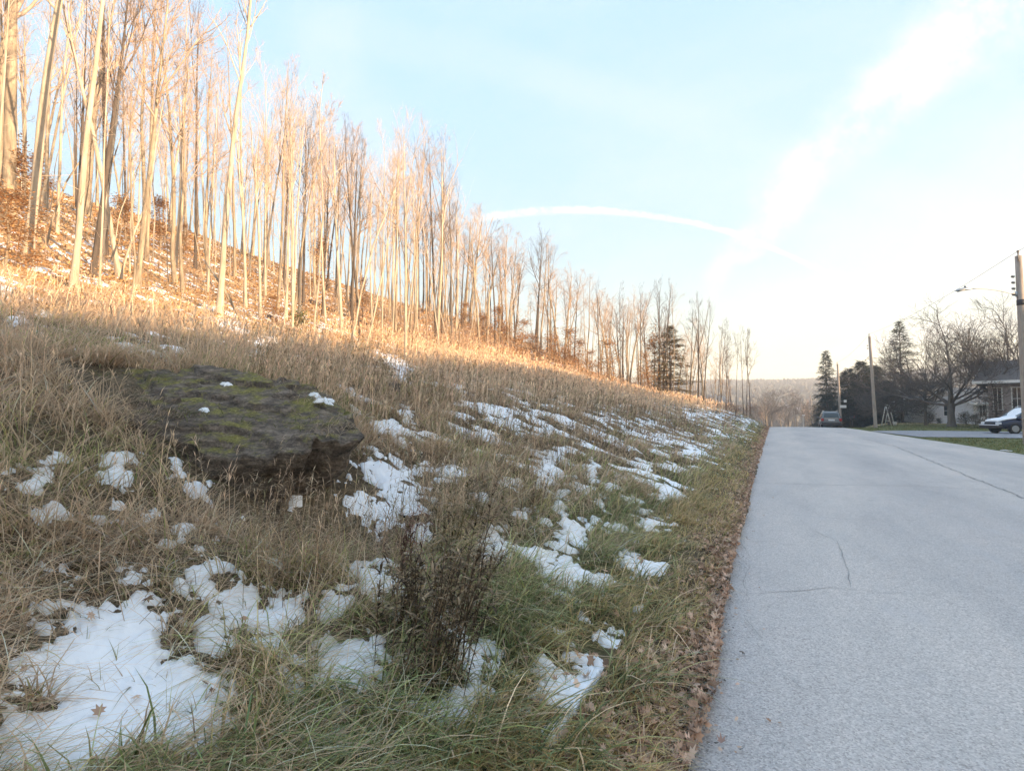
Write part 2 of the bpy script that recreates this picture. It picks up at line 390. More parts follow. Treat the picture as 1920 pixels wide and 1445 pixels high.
strip('road_crack', [gp(1590, 1068), gp(1640, 1085), gp(1700, 1080)], .003)
strip('road_crack', [gp(1440, 985), gp(1520, 992), gp(1570, 1012)], .003)
strip('road_crack', [gp(1385, 1125), gp(1400, 1108), gp(1396, 1080), gp(1408, 1050)], .0028)
# gravel drive and lawn details
dm = noisy('drive_gravel', (.22, .22, .24), (.36, .36, .38), 8, detail=6)
poly = [(7.6, 39.5), (9.5, 38.6), (16, 38), (34, 38), (34, 62), (20, 61), (12, 58.5), (7.2, 54)]
nu = 40; A = np.array([(8.0, 38.6), (34, 38)]); B = np.array([(7.1, 49.5), (34, 56)])
uu, vv = np.meshgrid(np.linspace(0, 1, 60), np.linspace(0, 1, 40), indexing='ij')
DX = (A[0, 0] * (1 - uu) + A[1, 0] * uu) * (1 - vv) + (B[0, 0] * (1 - uu) + B[1, 0] * uu) * vv
DY = (A[0, 1] * (1 - uu) + A[1, 1] * uu) * (1 - vv) + (B[0, 1] * (1 - uu) + B[1, 1] * uu) * vv + .5 * (vn(uu * 12, vv * 0, 3) - .5)
DZ = terrain(DX.ravel(), DY.ravel()).reshape(DX.shape) + .03
i, j = np.meshgrid(np.arange(59), np.arange(39), indexing='ij')
Q = np.stack([i * 40 + j, (i + 1) * 40 + j, (i + 1) * 40 + j + 1, i * 40 + j + 1], -1).reshape(-1, 4)
link('driveway', mk_mesh('driveway', np.stack([DX, DY, DZ], -1).reshape(-1, 3), Q.ravel(), np.arange(len(Q)) * 4, dm, None, True), kind='structure')

# ------------------------------------------------------------------ snow
PATCH = [(200,1300,175,120,-35),(120,1390,170,80,-10),(310,1345,95,95,0),(262,1120,24,42,15),(90,1188,26,9,-20),(40,1430,120,60,0),(270,1230,70,60,0),
(390,1085,50,28,0),(440,1130,55,26,-15),(408,1200,46,36,-30),(525,1160,42,32,0),(480,1135,40,22,0),(505,1205,24,16,0),(545,1225,16,10,0),
(632,1135,40,18,-30),(650,1265,75,62,0),(560,1290,26,42,0),(612,1215,26,32,0),(610,1410,55,26,-10),(715,1088,36,24,0),(675,1100,26,12,0),(700,1210,26,32,0),(655,1178,18,16,0),
(868,1215,20,48,-25),(890,1262,30,28,0),(792,1335,24,16,0),(845,1318,30,22,20),(940,1270,22,10,0),(872,1345,26,10,0),(850,1205,14,20,0),(700,1420,30,12,0),
(1085,1310,42,34,0),(1045,1275,14,30,-30),(1058,1380,22,34,0),(1100,1248,28,11,20),(1042,1190,24,8,20),(1165,1208,46,13,35),(1215,1266,24,11,-20),(1175,1375,14,16,0),(1118,1436,28,14,0),
(1248,1130,22,14,-20),(1212,1062,24,11,20),(1062,1090,36,16,20),(1120,1090,20,10,0),(1062,1003,48,22,15),(1050,962,12,24,-15),(932,1025,30,32,-20),(945,990,18,12,0),(918,1045,20,8,0),
(738,930,46,44,30),(708,882,24,22,0),(745,905,30,18,0),(792,995,16,34,10),(775,960,26,22,0),(752,826,13,9,0),(767,784,8,14,-30),(720,1010,10,5,0),(1128,945,12,18,0),(1118,980,20,12,0),
(1155,990,24,9,10),(1225,985,26,12,0),(1295,1022,8,7,0),(1010,905,18,12,0),(960,905,26,12,0),(848,890,26,16,0),(905,930,18,8,0),(1108,888,14,16,0),(1085,915,26,9,0),(985,960,20,8,0),(880,960,12,10,0),
(1180,935,18,7,20),(1208,960,16,6,0),(1000,1040,22,8,0),(1150,915,18,6,0),(1020,870,16,6,0),(940,860,18,6,0),
(95,870,24,8,-5),(55,912,26,12,-30),(100,968,38,11,-15),(8,888,12,6,0),(215,862,26,9,0),(205,905,38,9,-10),(235,900,16,16,0),(213,882,12,14,0),(330,868,12,6,0),(338,890,16,5,0),(395,881,12,6,0),(380,915,20,10,-20),
(342,1003,16,7,-35),(308,1026,14,5,-10),(462,978,11,5,0),(552,942,14,8,0),(212,942,12,8,-40),(655,945,6,5,0),(712,1008,9,5,0),
(30,600,14,6,0),(85,590,8,4,0),(300,665,22,6,0),(235,652,18,5,0),(222,648,10,4,0),(8,545,14,10,0),(40,540,8,4,0),(432,608,24,6,0),(450,622,16,6,0),(405,600,14,5,0),(482,668,10,7,0),(520,600,18,9,30),(500,640,22,8,0),(540,630,10,5,0),(410,648,8,4,0),
(735,680,28,8,20),(750,700,16,6,0),(700,662,12,4,0),(640,600,10,6,0),(660,650,12,4,0)]
PA = np.array(PATCH, float)
def snow_mask(x, y, z):
    px, py, f = proj(x, y, z)
    gr = np.where((PA[:, 1] > 1030) & (PA[:, 0] > 780), 1.3, np.where((PA[:, 1] < 1030) & (PA[:, 0] > 820), .8, 1.0))
    wx = px + 60 * (fbm(x / .16, y / .16, 201, 3) - .5) * np.clip(3 / f, .15, 1.6); wy = py + 34 * (fbm(x / .16, y / .16, 203, 3) - .5) * np.clip(3 / f, .15, 1.6)
    S_ = np.full(x.shape, -9.0)
    for (cx, cy, rx, ry, an), gk in zip(PA, gr):
        rx = rx * gk; ry = ry * gk * 1.1
        a = math.radians(an); dx = wx - cx; dy = wy - cy
        u_ = (dx * math.cos(a) + dy * math.sin(a)) / rx; v_ = (-dx * math.sin(a) + dy * math.cos(a)) / ry
        S_ = np.maximum(S_, 1.08 - np.sqrt(u_ * u_ + v_ * v_))
    S_ = np.where((f > .4) & (f < 60), S_, -9)
    bits = 7 * (fbm(x / .10, y / .085, 231, 4) - .66) + .55 * np.minimum(S_, 0) 
    S_ = np.maximum(S_, np.where((S_ > -1.4) & (f < 16), bits, -9))
    S_ = S_ + 3.5 * (fbm(x / .15, y / .12, 211, 5) - .49) * (.6 + .5 * sst(2, 5, f)) + .9 * (fbm(x / .03, y / .03, 216, 2) - .5) * (1 - sst(3, 7, f)) + .06
    d = np.maximum(0, xleft(y) - x); r = np.hypot(x, y)
    # scattered patches on the farther verge, the field and the wood floor
    nz = fbm(x / .48, y / .42, 221, 5) + .22 * (fbm(x / 3.5, y / 3.5, 225, 2) - .5)
    zone = np.maximum(sst(.7, 1.3, d) * (1 - sst(4.5, 7, d)) * sst(5.5, 8, r) * (1 - sst(55, 70, y)) * .105,
                      sst(3, 6, d) * sst(9, 13, r) * .02)
    n2 = fbm(x / .5, y / .3, 241, 3)
    farz = 5 * (nz * .8 + n2 * .2 + zone - .655)
    farz = np.where(r < 7.5, -9, farz)
    outl = sst(1.2, 2, d) * ((px < -60) | (f < .4)) * 1.0
    farz = np.maximum(farz, np.where(outl > 0, 4 * (nz - .62), -9))
    wood = sst(0, 4, d - front(y)); farz = np.maximum(farz, np.where(wood > .5, 5 * (fbm(x / .8, y / .35, 251, 5) - .63), -9))
    return np.where((d > .5), np.maximum(S_, farz), -9)
sel_r = (rings > 1.0) & (rings < 95); sel_a = (AN > R(-84)) & (AN < R(6))
ia = np.where(sel_a)[0]; ir = np.where(sel_r)[0]
# refine 2x in each direction so the edges stay crisp, on the same bilinear ground
def refine(a, ax):
    m_ = (np.take(a, range(a.shape[ax] - 1), ax) + np.take(a, range(1, a.shape[ax]), ax)) / 2
    out = np.empty([a.shape[0] * 2 - 1, a.shape[1]] if ax == 0 else [a.shape[0], a.shape[1] * 2 - 1])
    if ax == 0: out[0::2] = a; out[1::2] = m_
    else: out[:, 0::2] = a; out[:, 1::2] = m_
    return out
sx, sy, sz = [refine(refine(q[np.ix_(ir, ia)], 0), 1) for q in (gx, gy, gz)]
SM = snow_mask(sx.ravel(), sy.ravel(), sz.ravel()).reshape(sx.shape)
rr_ = np.hypot(sx, sy)
th = (.04 * (1 - np.exp(-np.clip(SM, 0, 2) * 1.8)) + .05 * (fbm(sx / .11, sy / .11, 261, 3) - .5) * np.clip(SM * 3, 0, 1)) * (1 + .6 * sst(8, 30, rr_)) + np.where(SM < 0, np.maximum(SM, -.2) * .3, 0) - .004
n1, n2_ = sx.shape
i, j = np.meshgrid(np.arange(n1 - 1), np.arange(n2_ - 1), indexing='ij')
Q = np.stack([i * n2_ + j, (i + 1) * n2_ + j, (i + 1) * n2_ + j + 1, i * n2_ + j + 1], -1).reshape(-1, 4)
keep = (SM.ravel()[Q] > 0).any(1); Q = Q[keep]
used, inv = np.unique(Q, return_inverse=True)
VV = np.stack([sx, sy, sz + th], -1).reshape(-1, 3)[used]
snm, g, b, tc = nmat('snow', .7, .3)
g.put(b.inputs['Base Color'], g.ramp(g.noise(tc, 3, 4, .6), [(.3, (.82, .85, .89)), (.7, (.90, .915, .935))]))
g.put(b.inputs['Normal'], g.bump(g.noise(tc, 60, 4, .6), .35, .01))
link('snow', mk_mesh('snow', VV, inv.reshape(-1, 4)[:, ::-1].ravel(), np.arange(len(Q)) * 4, snm, None, True), kind='stuff')

# ------------------------------------------------------------------ boulder outline in the world (used to keep grass off it)
BO = np.array([at(452, 842, 4.35), at(560, 848, 4.35), at(693, 792, 4.8), at(640, 742, 5.9), at(540, 709, 6.3), at(400, 686, 6.5), at(250, 682, 6.4), at(50, 694, 6.1), at(95, 742, 5.3), at(280, 790, 4.7)])
bc = BO.mean(0); ba = np.arctan2(BO[:, 1] - bc[1], BO[:, 0] - bc[0]); od = np.argsort(ba); ba = ba[od]; br = np.hypot(BO[:, 0] - bc[0], BO[:, 1] - bc[1])[od]
BPX, BPY = (BO[od, 0] - bc[0]), (BO[od, 1] - bc[1])
def brad(a):      # straight sided outline
    a = np.mod(np.asarray(a, float) - ba[0], 2 * np.pi) + ba[0]; k = np.clip(np.searchsorted(ba, a, side='right') - 1, 0, len(ba) - 1); k2 = (k + 1) % len(ba)
    x1, y1, x2, y2 = BPX[k], BPY[k], BPX[k2], BPY[k2]; ca, sa = np.cos(a), np.sin(a)
    return (x1 * (y2 - y1) - y1 * (x2 - x1)) / (ca * (y2 - y1) - sa * (x2 - x1) + 1e-9)
def in_boulder(x, y, k=1.0):
    a = np.arctan2(y - bc[1], x - bc[0]); return np.hypot(x - bc[0], y - bc[1]) < k * brad(a)
Apl = np.c_[BO[:, 0], BO[:, 1], np.ones(len(BO))]; pl = np.linalg.lstsq(Apl, BO[:, 2], rcond=None)[0]
na, nr = 260, 60; aa = np.linspace(-np.pi, np.pi, na, endpoint=False)
rad = brad(aa) * (1 + .05 * (vn(aa * 9, aa * 0, 4) - .5) + .05 * (_h(np.floor(aa * 6), aa * 0, 3) - .5))
Vb = []; 
for k in range(nr + 1):
    s_ = (k / nr) ** .8; x = bc[0] + np.cos(aa) * rad * s_; y = bc[1] + np.sin(aa) * rad * s_
    zt = pl[0] * x + pl[1] * y + pl[2]
    lay = fbm(x / 1.3 + 3, y / .55, 301, 5) * 7 + .25 * fbm(x / .1, y / .1, 305, 2); step = np.floor(lay) + sst(.86, 1, lay - np.floor(lay))
    zz = zt + .062 * (step - 3.3) + .03 * (fbm(x / .12, y / .12, 302, 3) - .5) - .02 * max(0, (k / nr - .93) * 14) ** 2
    Vb.append(np.stack([x, y, zz - .05], -1))
for k in range(1, 15):    # the broken face, bedding planes set back and forth, undercut at the foot
    q = k / 14; drop = q * .85
    l = np.floor(drop * 9 + 1.5 * vn(aa * 3, aa * 0, 8))
    off = 1 + .06 * (_h(l, np.floor(aa * 4), 5) - .5) + .03 * (fbm(aa * 14, drop * 9 + aa * 0, 9, 3) - .5) - .02 - .36 * q ** 1.1
    x = bc[0] + np.cos(aa) * rad * off; y = bc[1] + np.sin(aa) * rad * off
    Vb.append(np.stack([x, y, Vb[nr][:, 2] - drop], -1))
Vb = np.concatenate(Vb); nrr = nr + 15
i, j = np.meshgrid(np.arange(nrr - 1), np.arange(na), indexing='ij')
Q = np.stack([i * na + j, (i + 1) * na + j, (i + 1) * na + (j + 1) % na, i * na + (j + 1) % na], -1).reshape(-1, 4)
bm_, g, b, tc = nmat('mossy_sandstone', .9, .25)
ns = g.noise(g.vscale(tc, (1, 1, 3)), 7, 8, .72); nm = g.noise(tc, 2.6, 7, .75); nfn = g.noise(tc, 40, 4, .7)
rock = g.ramp(g.math('ADD', g.math('MULTIPLY', ns, .7), g.math('MULTIPLY', nfn, .3)), [(.36, (.035, .028, .022)), (.5, (.125, .10, .08)), (.66, (.33, .265, .205))])
moss = g.ramp(nfn, [(.3, (.07, .07, .025)), (.55, (.23, .205, .06)), (.75, (.46, .38, .13))])
up = g.n('ShaderNodeSeparateXYZ', ins={0: g.n('ShaderNodeNewGeometry').outputs['Normal']}).outputs[2]
mk = g.math('MULTIPLY', g.mapr(nm, .47, .60, 0, 1), g.mapr(up, .55, .8, 0, 1))
g.put(b.inputs['Base Color'], g.mix(mk, rock, moss)); g.put(b.inputs['Normal'], g.bump(g.math('ADD', ns, nfn), .8, .03))
bo = link('boulder', mk_mesh('boulder', Vb - bc, Q.ravel(), np.arange(len(Q)) * 4, bm_, None, False), None,
     'huge flat slab of dark layered sandstone patched with green moss, set into the grassy slope', 'boulder', loc=tuple(bc))
for (px, py, t_, w_) in ((565, 824, 4.55, .075), (608, 757, 5.55, .12), (425, 717, 5.9, .08), (590, 748, 5.7, .09), (385, 757, 5.1, .06)):
    p = at(px, py, t_); zb = pl[0] * p[0] + pl[1] * p[1] + pl[2]
    nn_ = 40; a_ = np.linspace(0, 2 * np.pi, nn_, endpoint=False); vs = []; 
    for s_ in (0, .35, .7, 1.0):
        rr2 = w_ * s_ * (.5 + 1.0 * (vn(a_ * 3 + px, a_ * 0, 3) - .5))
        x = p[0] + np.cos(a_) * rr2 * 1.5; y = p[1] + np.sin(a_) * rr2 * .9
        vs.append(np.stack([x - p[0], y - p[1], pl[0] * x + pl[1] * y + pl[2] + .02 * (1 - s_ ** 2) + .004 * (1 if s_ < 1 else -3) - zb + .01 * vn(x / .03, y / .03, 2)], -1))
    Q = np.array([(i * nn_ + j, (i + 1) * nn_ + j, (i + 1) * nn_ + (j + 1) % nn_, i * nn_ + (j + 1) % nn_) for i in range(3) for j in range(nn_)])
    zb -= .005; link('snow_on_boulder', mk_mesh('snow_on_boulder', np.concatenate(vs), Q.ravel(), np.arange(len(Q)) * 4, snm, None, True), kind='stuff', loc=(p[0], p[1], zb))

# ------------------------------------------------------------------ grass engine
def ribbons(P, L, az, lean, droop, w, col, nseg=4, tipc=None, twist=None):
    N = len(P); hs = np.stack([np.cos(az), np.sin(az), np.zeros(N)], -1)
    tw = az + np.pi / 2 + (RNG.normal(0, .6, N) if twist is None else twist)
    side = np.stack([np.cos(tw), np.sin(tw), np.zeros(N)], -1)
    rows = []; cr = []
    for k in range(nseg + 1):
        s_ = k / nseg
        h = L * (np.sin(lean) * s_ + droop * s_ ** 2 * .55); v = L * (np.cos(lean) * s_ - droop * s_ ** 2 * .62)
        c_ = P + hs * h[:, None]; c_[:, 2] += v
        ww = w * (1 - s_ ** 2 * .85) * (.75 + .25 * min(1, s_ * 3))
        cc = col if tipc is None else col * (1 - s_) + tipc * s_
        cc = cc * (.5 + .5 * min(1, s_ * 2.0))        # shade painted in: colour darkens towards the base of each blade
        if k < nseg: rows += [c_ - side * ww[:, None] / 2, c_ + side * ww[:, None] / 2]; cr += [cc, cc]
        else: rows.append(c_); cr.append(cc)
    m_ = 2 * nseg + 1
    VV = np.stack(rows, 1).reshape(-1, 3); CC = np.stack(cr, 1).reshape(-1, 3)
    base = (np.arange(N) * m_)[:, None]
    pat = []
    for k in range(nseg - 1): pat += [2 * k, 2 * k + 1, 2 * k + 3, 2 * k + 2]
    pat += [2 * nseg - 2, 2 * nseg - 1, 2 * nseg]
    loops = (base + np.array(pat)[None]).ravel(); L_ = len(pat)
    st = np.array([4 * k for k in range(nseg)])
    starts = ((np.arange(N) * L_)[:, None] + st[None]).ravel()
    return VV, loops, starts, CC
class Bag:
    def __init__(s): s.V = []; s.L = []; s.S = []; s.C = []; s.nv = 0; s.nl = 0
    def add(s, q):
        V_, L_, S_, C_ = q; s.V.append(V_); s.L.append(L_ + s.nv); s.S.append(S_ + s.nl); s.C.append(C_); s.nv += len(V_); s.nl += len(L_)
    def build(s, name, m, **k):
        o = link(name, mk_mesh(name, np.concatenate(s.V), np.concatenate(s.L), np.concatenate(s.S), m, np.concatenate(s.C)), **k); return o
def polar(N, r0, r1, a0, a1):
    r = r0 * (r1 / r0) ** RNG.random(N); a = np.radians(a0 + (a1 - a0) * RNG.random(N)); return r * np.sin(a), r * np.cos(a)
def pick(pal, N, jit=.12):
    pal = np.array(pal); c = pal[RNG.integers(0, len(pal), N)]; return np.clip(c * (1 + RNG.normal(0, jit, (N, 1))), .01, .9)
TAN = [(.46, .35, .24), (.40, .30, .20), (.53, .43, .31), (.34, .255, .175), (.45, .335, .24), (.28, .21, .15)]
OLV = [(.20, .19, .085), (.15, .16, .06), (.25, .22, .11), (.11, .13, .045)]
GRN = [(.105, .125, .055), (.14, .16, .075), (.085, .105, .045), (.18, .19, .10), (.21, .19, .095)]
grass_m = attr_mat('grass_blades', .7, .2, .4)
def spread(x, y, n, s_):     # n blades round each tuft centre
    rr = np.hypot(x, y); k = np.clip(rr / 4, .6, 4)
    X = np.repeat(x, n) + RNG.normal(0, 1, len(x) * n) * s_ * np.repeat(k, n); Y = np.repeat(y, n) + RNG.normal(0, 1, len(x) * n) * s_ * np.repeat(k, n); return X, Y
def rooted(X, Y, keep=None, sink=.015, snowk=1.0):
    z = terrain(X, Y); d = xleft(Y) - X
    ok = (d > .02) & ~in_boulder(X, Y, .97) & ~(in_boulder(X, Y, 1.22) & (X > bc[0]) & (RNG.random(len(X)) < .8))
    if snowk > 0: ok &= (snow_mask(X, Y, z) < -.02) | (RNG.random(len(X)) > snowk)
    if keep is not None: ok &= keep(X, Y, z, d)
    P = np.stack([X, Y, z - sink], -1)
    return P, ok
bag = Bag()
def zone_green(x, y):        # lush long grass close to the road, bottom centre of the view
    d = xleft(y) - x; r = np.hypot(x, y)
    c = fbm(x / .7, y / .9, 401, 3)
    return np.clip((1 - sst(1.0, 2.1, d + 1.2 * (c - .5))) * sst(.28, .6, d) * (1 - .7 * sst(4, 9, r)), 0, 1)
# matted field grass
def field(N, n, r0, r1, a0, a1, wmul=1, hmul=1):
    x, y = polar(N, r0, r1, a0, a1); d = xleft(y) - x
    k = (d > .1) & (d < front(y) + np.where(y < 24, -3.5, 2) + 5 * RNG.random(len(x))); x, y = x[k], y[k]
    gz_ = zone_green(x, y); lush = RNG.random(len(x)) < gz_
    tuftaz = RNG.normal(0, 1.1, len(x)) - .25; tall = .7 + .7 * fbm(x / 1.1, y / 1.1, 411, 2)
    mixc = fbm(x / .9, y / .9, 421, 3); paler = fbm(x / .5, y / .5, 431, 2)
    X, Y = spread(x, y, n, .03)
    rep = lambda q: np.repeat(q, n)
    P, ok = rooted(X, Y); r = np.hypot(X, Y); M = len(X)
    lush_ = rep(lush); d = xleft(Y) - X
    L = RNG.uniform(.16, .50, M) * rep(tall) * hmul * np.where(lush_, 1.05, 1) * (.45 + .55 * sst(.25, 1.3, d))
    az = rep(tuftaz) + RNG.normal(0, .75, M) + np.where(lush_, -.15, 0)
    lean = np.clip(RNG.normal(.55, .35, M), .05, 1.35); droop = RNG.uniform(.35, 1.1, M)
    w = np.maximum(RNG.uniform(.0034, .0078, M) * np.where(lush_, 1.3, 1), r * .0013 * wmul)
    ct = pick(TAN, M); cg = pick(GRN, M); co = pick(OLV, M)
    p_ol = np.clip(.06 + 1.3 * (rep(mixc) - .47) + .25 * (1 - sst(1.5, 3.5, d)), .04, .7) * (1 - .8 * sst(7, 12, d))
    c = np.where((RNG.random(M) < p_ol)[:, None], co, ct)
    c = np.where((lush_ & (RNG.random(M) < .72))[:, None], cg, c)
    verge = (d < .75 + .25 * vn(X / .3, Y / .3, 3)) & (RNG.random(M) < .75)
    c = np.where(verge[:, None], pick([(.26, .20, .10), (.20, .17, .075), (.32, .24, .14)], M), c)
    c = c * (1.95 + 1.15 * rep(paler))[:, None]
    ok &= d < 60
    tx_ = X + np.cos(az) * L * .55; ty_ = Y + np.sin(az) * L * .55
    L = np.where((snow_mask(tx_, ty_, terrain(tx_, ty_)) > .05) & (RNG.random(M) < .8), L * .42, L)
    i_ = np.where(ok)[0]
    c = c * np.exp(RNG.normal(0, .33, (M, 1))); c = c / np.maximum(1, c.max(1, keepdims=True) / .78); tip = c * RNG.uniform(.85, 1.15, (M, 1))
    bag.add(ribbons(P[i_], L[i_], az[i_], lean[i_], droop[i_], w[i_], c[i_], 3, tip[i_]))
field(11500, 12, .9, 9, -88, 4)
field(11500, 12, 7, 34, -84, 3)
field(4200, 11, 28, 95, -50, 2, 1.1)
# the lawn across the street
x, y = polar(9000, 18, 95, 4, 32); k = (x > xright(y) + .1) & ~((y > 38.4) & (y < 51 + (x - 9) * .1) & (x > 7)); x, y = x[k], y[k]; X, Y = spread(x, y, 4, .03); M = len(X)
P = np.stack([X, Y, terrain(X, Y) - .01], -1)
cc = pick([(.12, .15, .05), (.20, .20, .08), (.26, .23, .11), (.16, .17, .06)], M); cc *= (.75 + .5 * fbm(X / 1.5, Y / 1.5, 5, 2))[:, None]
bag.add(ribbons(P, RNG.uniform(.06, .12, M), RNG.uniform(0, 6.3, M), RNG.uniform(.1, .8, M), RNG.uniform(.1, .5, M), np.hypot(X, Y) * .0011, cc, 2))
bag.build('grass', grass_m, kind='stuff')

# tufts poking up through the snow
bag = Bag()
x, y = polar(2600, 1.2, 7, -80, 0); z = terrain(x, y); k = (snow_mask(x, y, z) > .0) & (fbm(x / .5, y / .5, 491, 2) > .42) & (RNG.random(len(x)) < .42); x, y = x[k], y[k]; X, Y = spread(x, y, 6, .012); M = len(X)
P = np.stack([X, Y, terrain(X, Y)], -1); c = np.minimum(pick(TAN + OLV, M) * 1.5 * np.exp(RNG.normal(0, .3, (M, 1))), .75)
bag.add(ribbons(P, RNG.uniform(.06, .19, M), np.repeat(RNG.uniform(0, 6.3, len(x)), 6) + RNG.normal(0, .6, M), RNG.uniform(.1, 1.0, M), RNG.uniform(.2, 1.0, M), RNG.uniform(.002, .0045, M), c, 3))
bag.build('grass_through_snow', grass_m, kind='stuff')

# long stems laid flat by the snow
bag = Bag()
x, y = polar(15000, 1.3, 9, -88, 0); P, ok = rooted(x, y, None, -.06, .9); d = xleft(y) - x; ok &= (d > .9) & (RNG.random(len(x)) < np.clip(fbm(x / .8, y / .8, 481, 3) * 3 - .8, 0, 1)); P = P[ok]; M = len(P)
cc = np.minimum(pick(TAN, M) * 1.75 * np.exp(RNG.normal(0, .25, (M, 1))), .8)
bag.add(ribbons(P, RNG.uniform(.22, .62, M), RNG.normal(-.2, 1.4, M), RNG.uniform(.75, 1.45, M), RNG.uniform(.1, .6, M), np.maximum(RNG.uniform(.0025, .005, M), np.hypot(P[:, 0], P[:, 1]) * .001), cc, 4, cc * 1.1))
bag.build('matted_grass', grass_m, kind='stuff')

# tall bleached stalks with seed heads, standing over the mat
bag = Bag()
def stalks(N, r0, r1, a0, a1, h0, h1, dens, pal, wk=.0008):
    x, y = polar(N, r0, r1, a0, a1)
    P, ok = rooted(x, y, None, .01, .75); d = xleft(y) - x; r = np.hypot(x, y)
    ok &= RNG.random(len(x)) < dens(x, y, d, r); P = P[ok]; r = r[ok]; M = len(P)
    L = RNG.uniform(h0, h1, M); az = RNG.normal(.1, 1.2, M); lean = np.abs(RNG.normal(.14, .16, M)); dr = RNG.uniform(.02, .3, M)
    w = np.maximum(.0020, r * wk); c = pick(pal, M) * 1.85
    bag.add(ribbons(P, L, az, lean, dr, w, c, 5, c * 1.1))
    # seed heads: short sprays near the tip
    for q in range(5):
        s_ = RNG.uniform(.74, .99, M); h = L * (np.sin(lean) * s_ + dr * s_ ** 2 * .55); v = L * (np.cos(lean) * s_ - dr * s_ ** 2 * .62)
        Pt = P + np.stack([np.cos(az) * h, np.sin(az) * h, v], -1)
        bag.add(ribbons(Pt, RNG.uniform(.03, .08, M) * (1 + r / 18), az + RNG.normal(0, .8, M), RNG.uniform(.1, .7, M), RNG.uniform(0, .5, M), w * 1.5, c * 1.15, 2))
stalks(2600, 2.0, 9, -86, -12, .45, .85, lambda x, y, d, r: np.clip(sst(1.3, 3, d) * (fbm(x / 1.2, y / 1.2, 441, 2) * 1.6 - .25), 0, 1), TAN)
stalks(15000, 6, 30, -84, -8, .5, .95, lambda x, y, d, r: sst(3.5, 6, d) * (1 - sst(np.where(y < 24, -6, 2), np.where(y < 24, -1, 6), d - front(y))) * np.clip(fbm(x / 2.2, y / 2.2, 451, 3) * 2.4 - .55, .05, 1), TAN + [(.42, .29, .21), (.48, .36, .26)])
stalks(9000, 24, 90, -45, 0, .5, .95, lambda x, y, d, r: sst(2.5, 5, d) * (1 - sst(0, 8, d - front(y))), TAN + [(.42, .29, .21), (.5, .37, .25)])
bag.build('tall_dry_grass', grass_m, kind='stuff')

# broad green blades arching at the bottom of the view
bag = Bag()
def clump(px, py, n, L0, L1, azc, spread_az, pal, w0=.007, w1=.013, rad_=.09):
    p, t = hit(px, py); X = p[0] + RNG.normal(0, rad_, n); Y = p[1] + RNG.normal(0, rad_, n)
    P = np.stack([X, Y, terrain(X, Y) - .01], -1); kk = (snow_mask(X, Y, P[:, 2]) < 0) & (snow_mask(X, Y - .12, P[:, 2]) < .2); P = P[kk]; n = len(P); c = pick(pal, n) * 1.6 * np.exp(RNG.normal(0, .25, (n, 1)))
    A_ = azc + RNG.normal(0, spread_az, n); L_ = RNG.uniform(L0, L1, n); tx_ = P[:, 0] + np.cos(A_) * L_ * .7; ty_ = P[:, 1] + np.sin(A_) * L_ * .7
    L_ = np.where(snow_mask(tx_, ty_, terrain(tx_, ty_)) > .05, L_ * .5, L_)
    bag.add(ribbons(P, L_, A_, RNG.uniform(.15, .9, n), RNG.uniform(.3, 1.0, n), RNG.uniform(w0, w1, n), c, 6, c * 1.2 + .02, RNG.normal(0, .35, n)))
for (px, py) in ((880, 1420), (930, 1400), (820, 1430), (980, 1430), (1000, 1250), (960, 1180), (1040, 1160), (1120, 1150), (900, 1180), (1180, 1110), (1120, 1060), (1200, 1090), (1010, 1300), (940, 1330), (1130, 1300), (1180, 1290), (760, 1440), (1060, 1440), (1230, 1180), (1160, 1170), (1240, 1040), (1060, 1120)):
    clump(px, py, 36, .30, .58, -.2, .9, GRN + OLV[:2] + TAN[:1], .006, .012)
for (px, py) in ((560, 1440), (470, 1440), (650, 1330), (610, 1300), (400, 1440)):
    clump(px, py, 7, .25, .42, RNG.uniform(-1.5, 3), 1.0, [(.10, .15, .07), (.13, .18, .09), (.40, .28, .14)], .010, .017)
for (px, py) in ((430, 1360), (410, 1300), (460, 1400), (500, 1240), (425, 1240), (330, 1180), (480, 1300)):
    clump(px, py, 90, .2, .42, -.9, .45, TAN, .003, .006, .07)
bag.build('long_grass', grass_m, kind='stuff')

# dry tufts growing on the slab's ledges
bag = Bag()
def rock_z(x, y): return pl[0] * x + pl[1] * y + pl[2]
for (px, py, t_, n_, pal_) in ((590, 745, 5.6, 150, TAN), (618, 822, 4.75, 130, TAN), (300, 700, 6.0, 160, OLV), (200, 715, 5.7, 240, TAN), (470, 770, 5.0, 90, OLV), (350, 770, 5.0, 200, OLV), (560, 790, 4.9, 80, OLV), (430, 700, 6.2, 90, OLV), (260, 740, 5.4, 200, TAN), (640, 760, 5.5, 120, OLV), (230, 770, 5.0, 260, TAN), (300, 770, 4.9, 240, TAN), (180, 700, 5.9, 240, OLV), (520, 720, 6.1, 130, TAN), (660, 785, 4.95, 120, TAN)):
    p = at(px, py, t_); X = p[0] + RNG.normal(0, .17, n_); Y = p[1] + RNG.normal(0, .10, n_); P = np.stack([X, Y, rock_z(X, Y) - .0], -1); k = in_boulder(X, Y, .98); P = P[k]; n_ = len(P)
    bag.add(ribbons(P, RNG.uniform(.03, .11, n_), RNG.uniform(-2, 2, n_), RNG.uniform(.3, 1.3, n_), RNG.uniform(.2, 1, n_), RNG.uniform(.004, .007, n_), pick(pal_, n_) * 1.4, 3))
bag.build('grass_on_boulder', grass_m, kind='stuff')

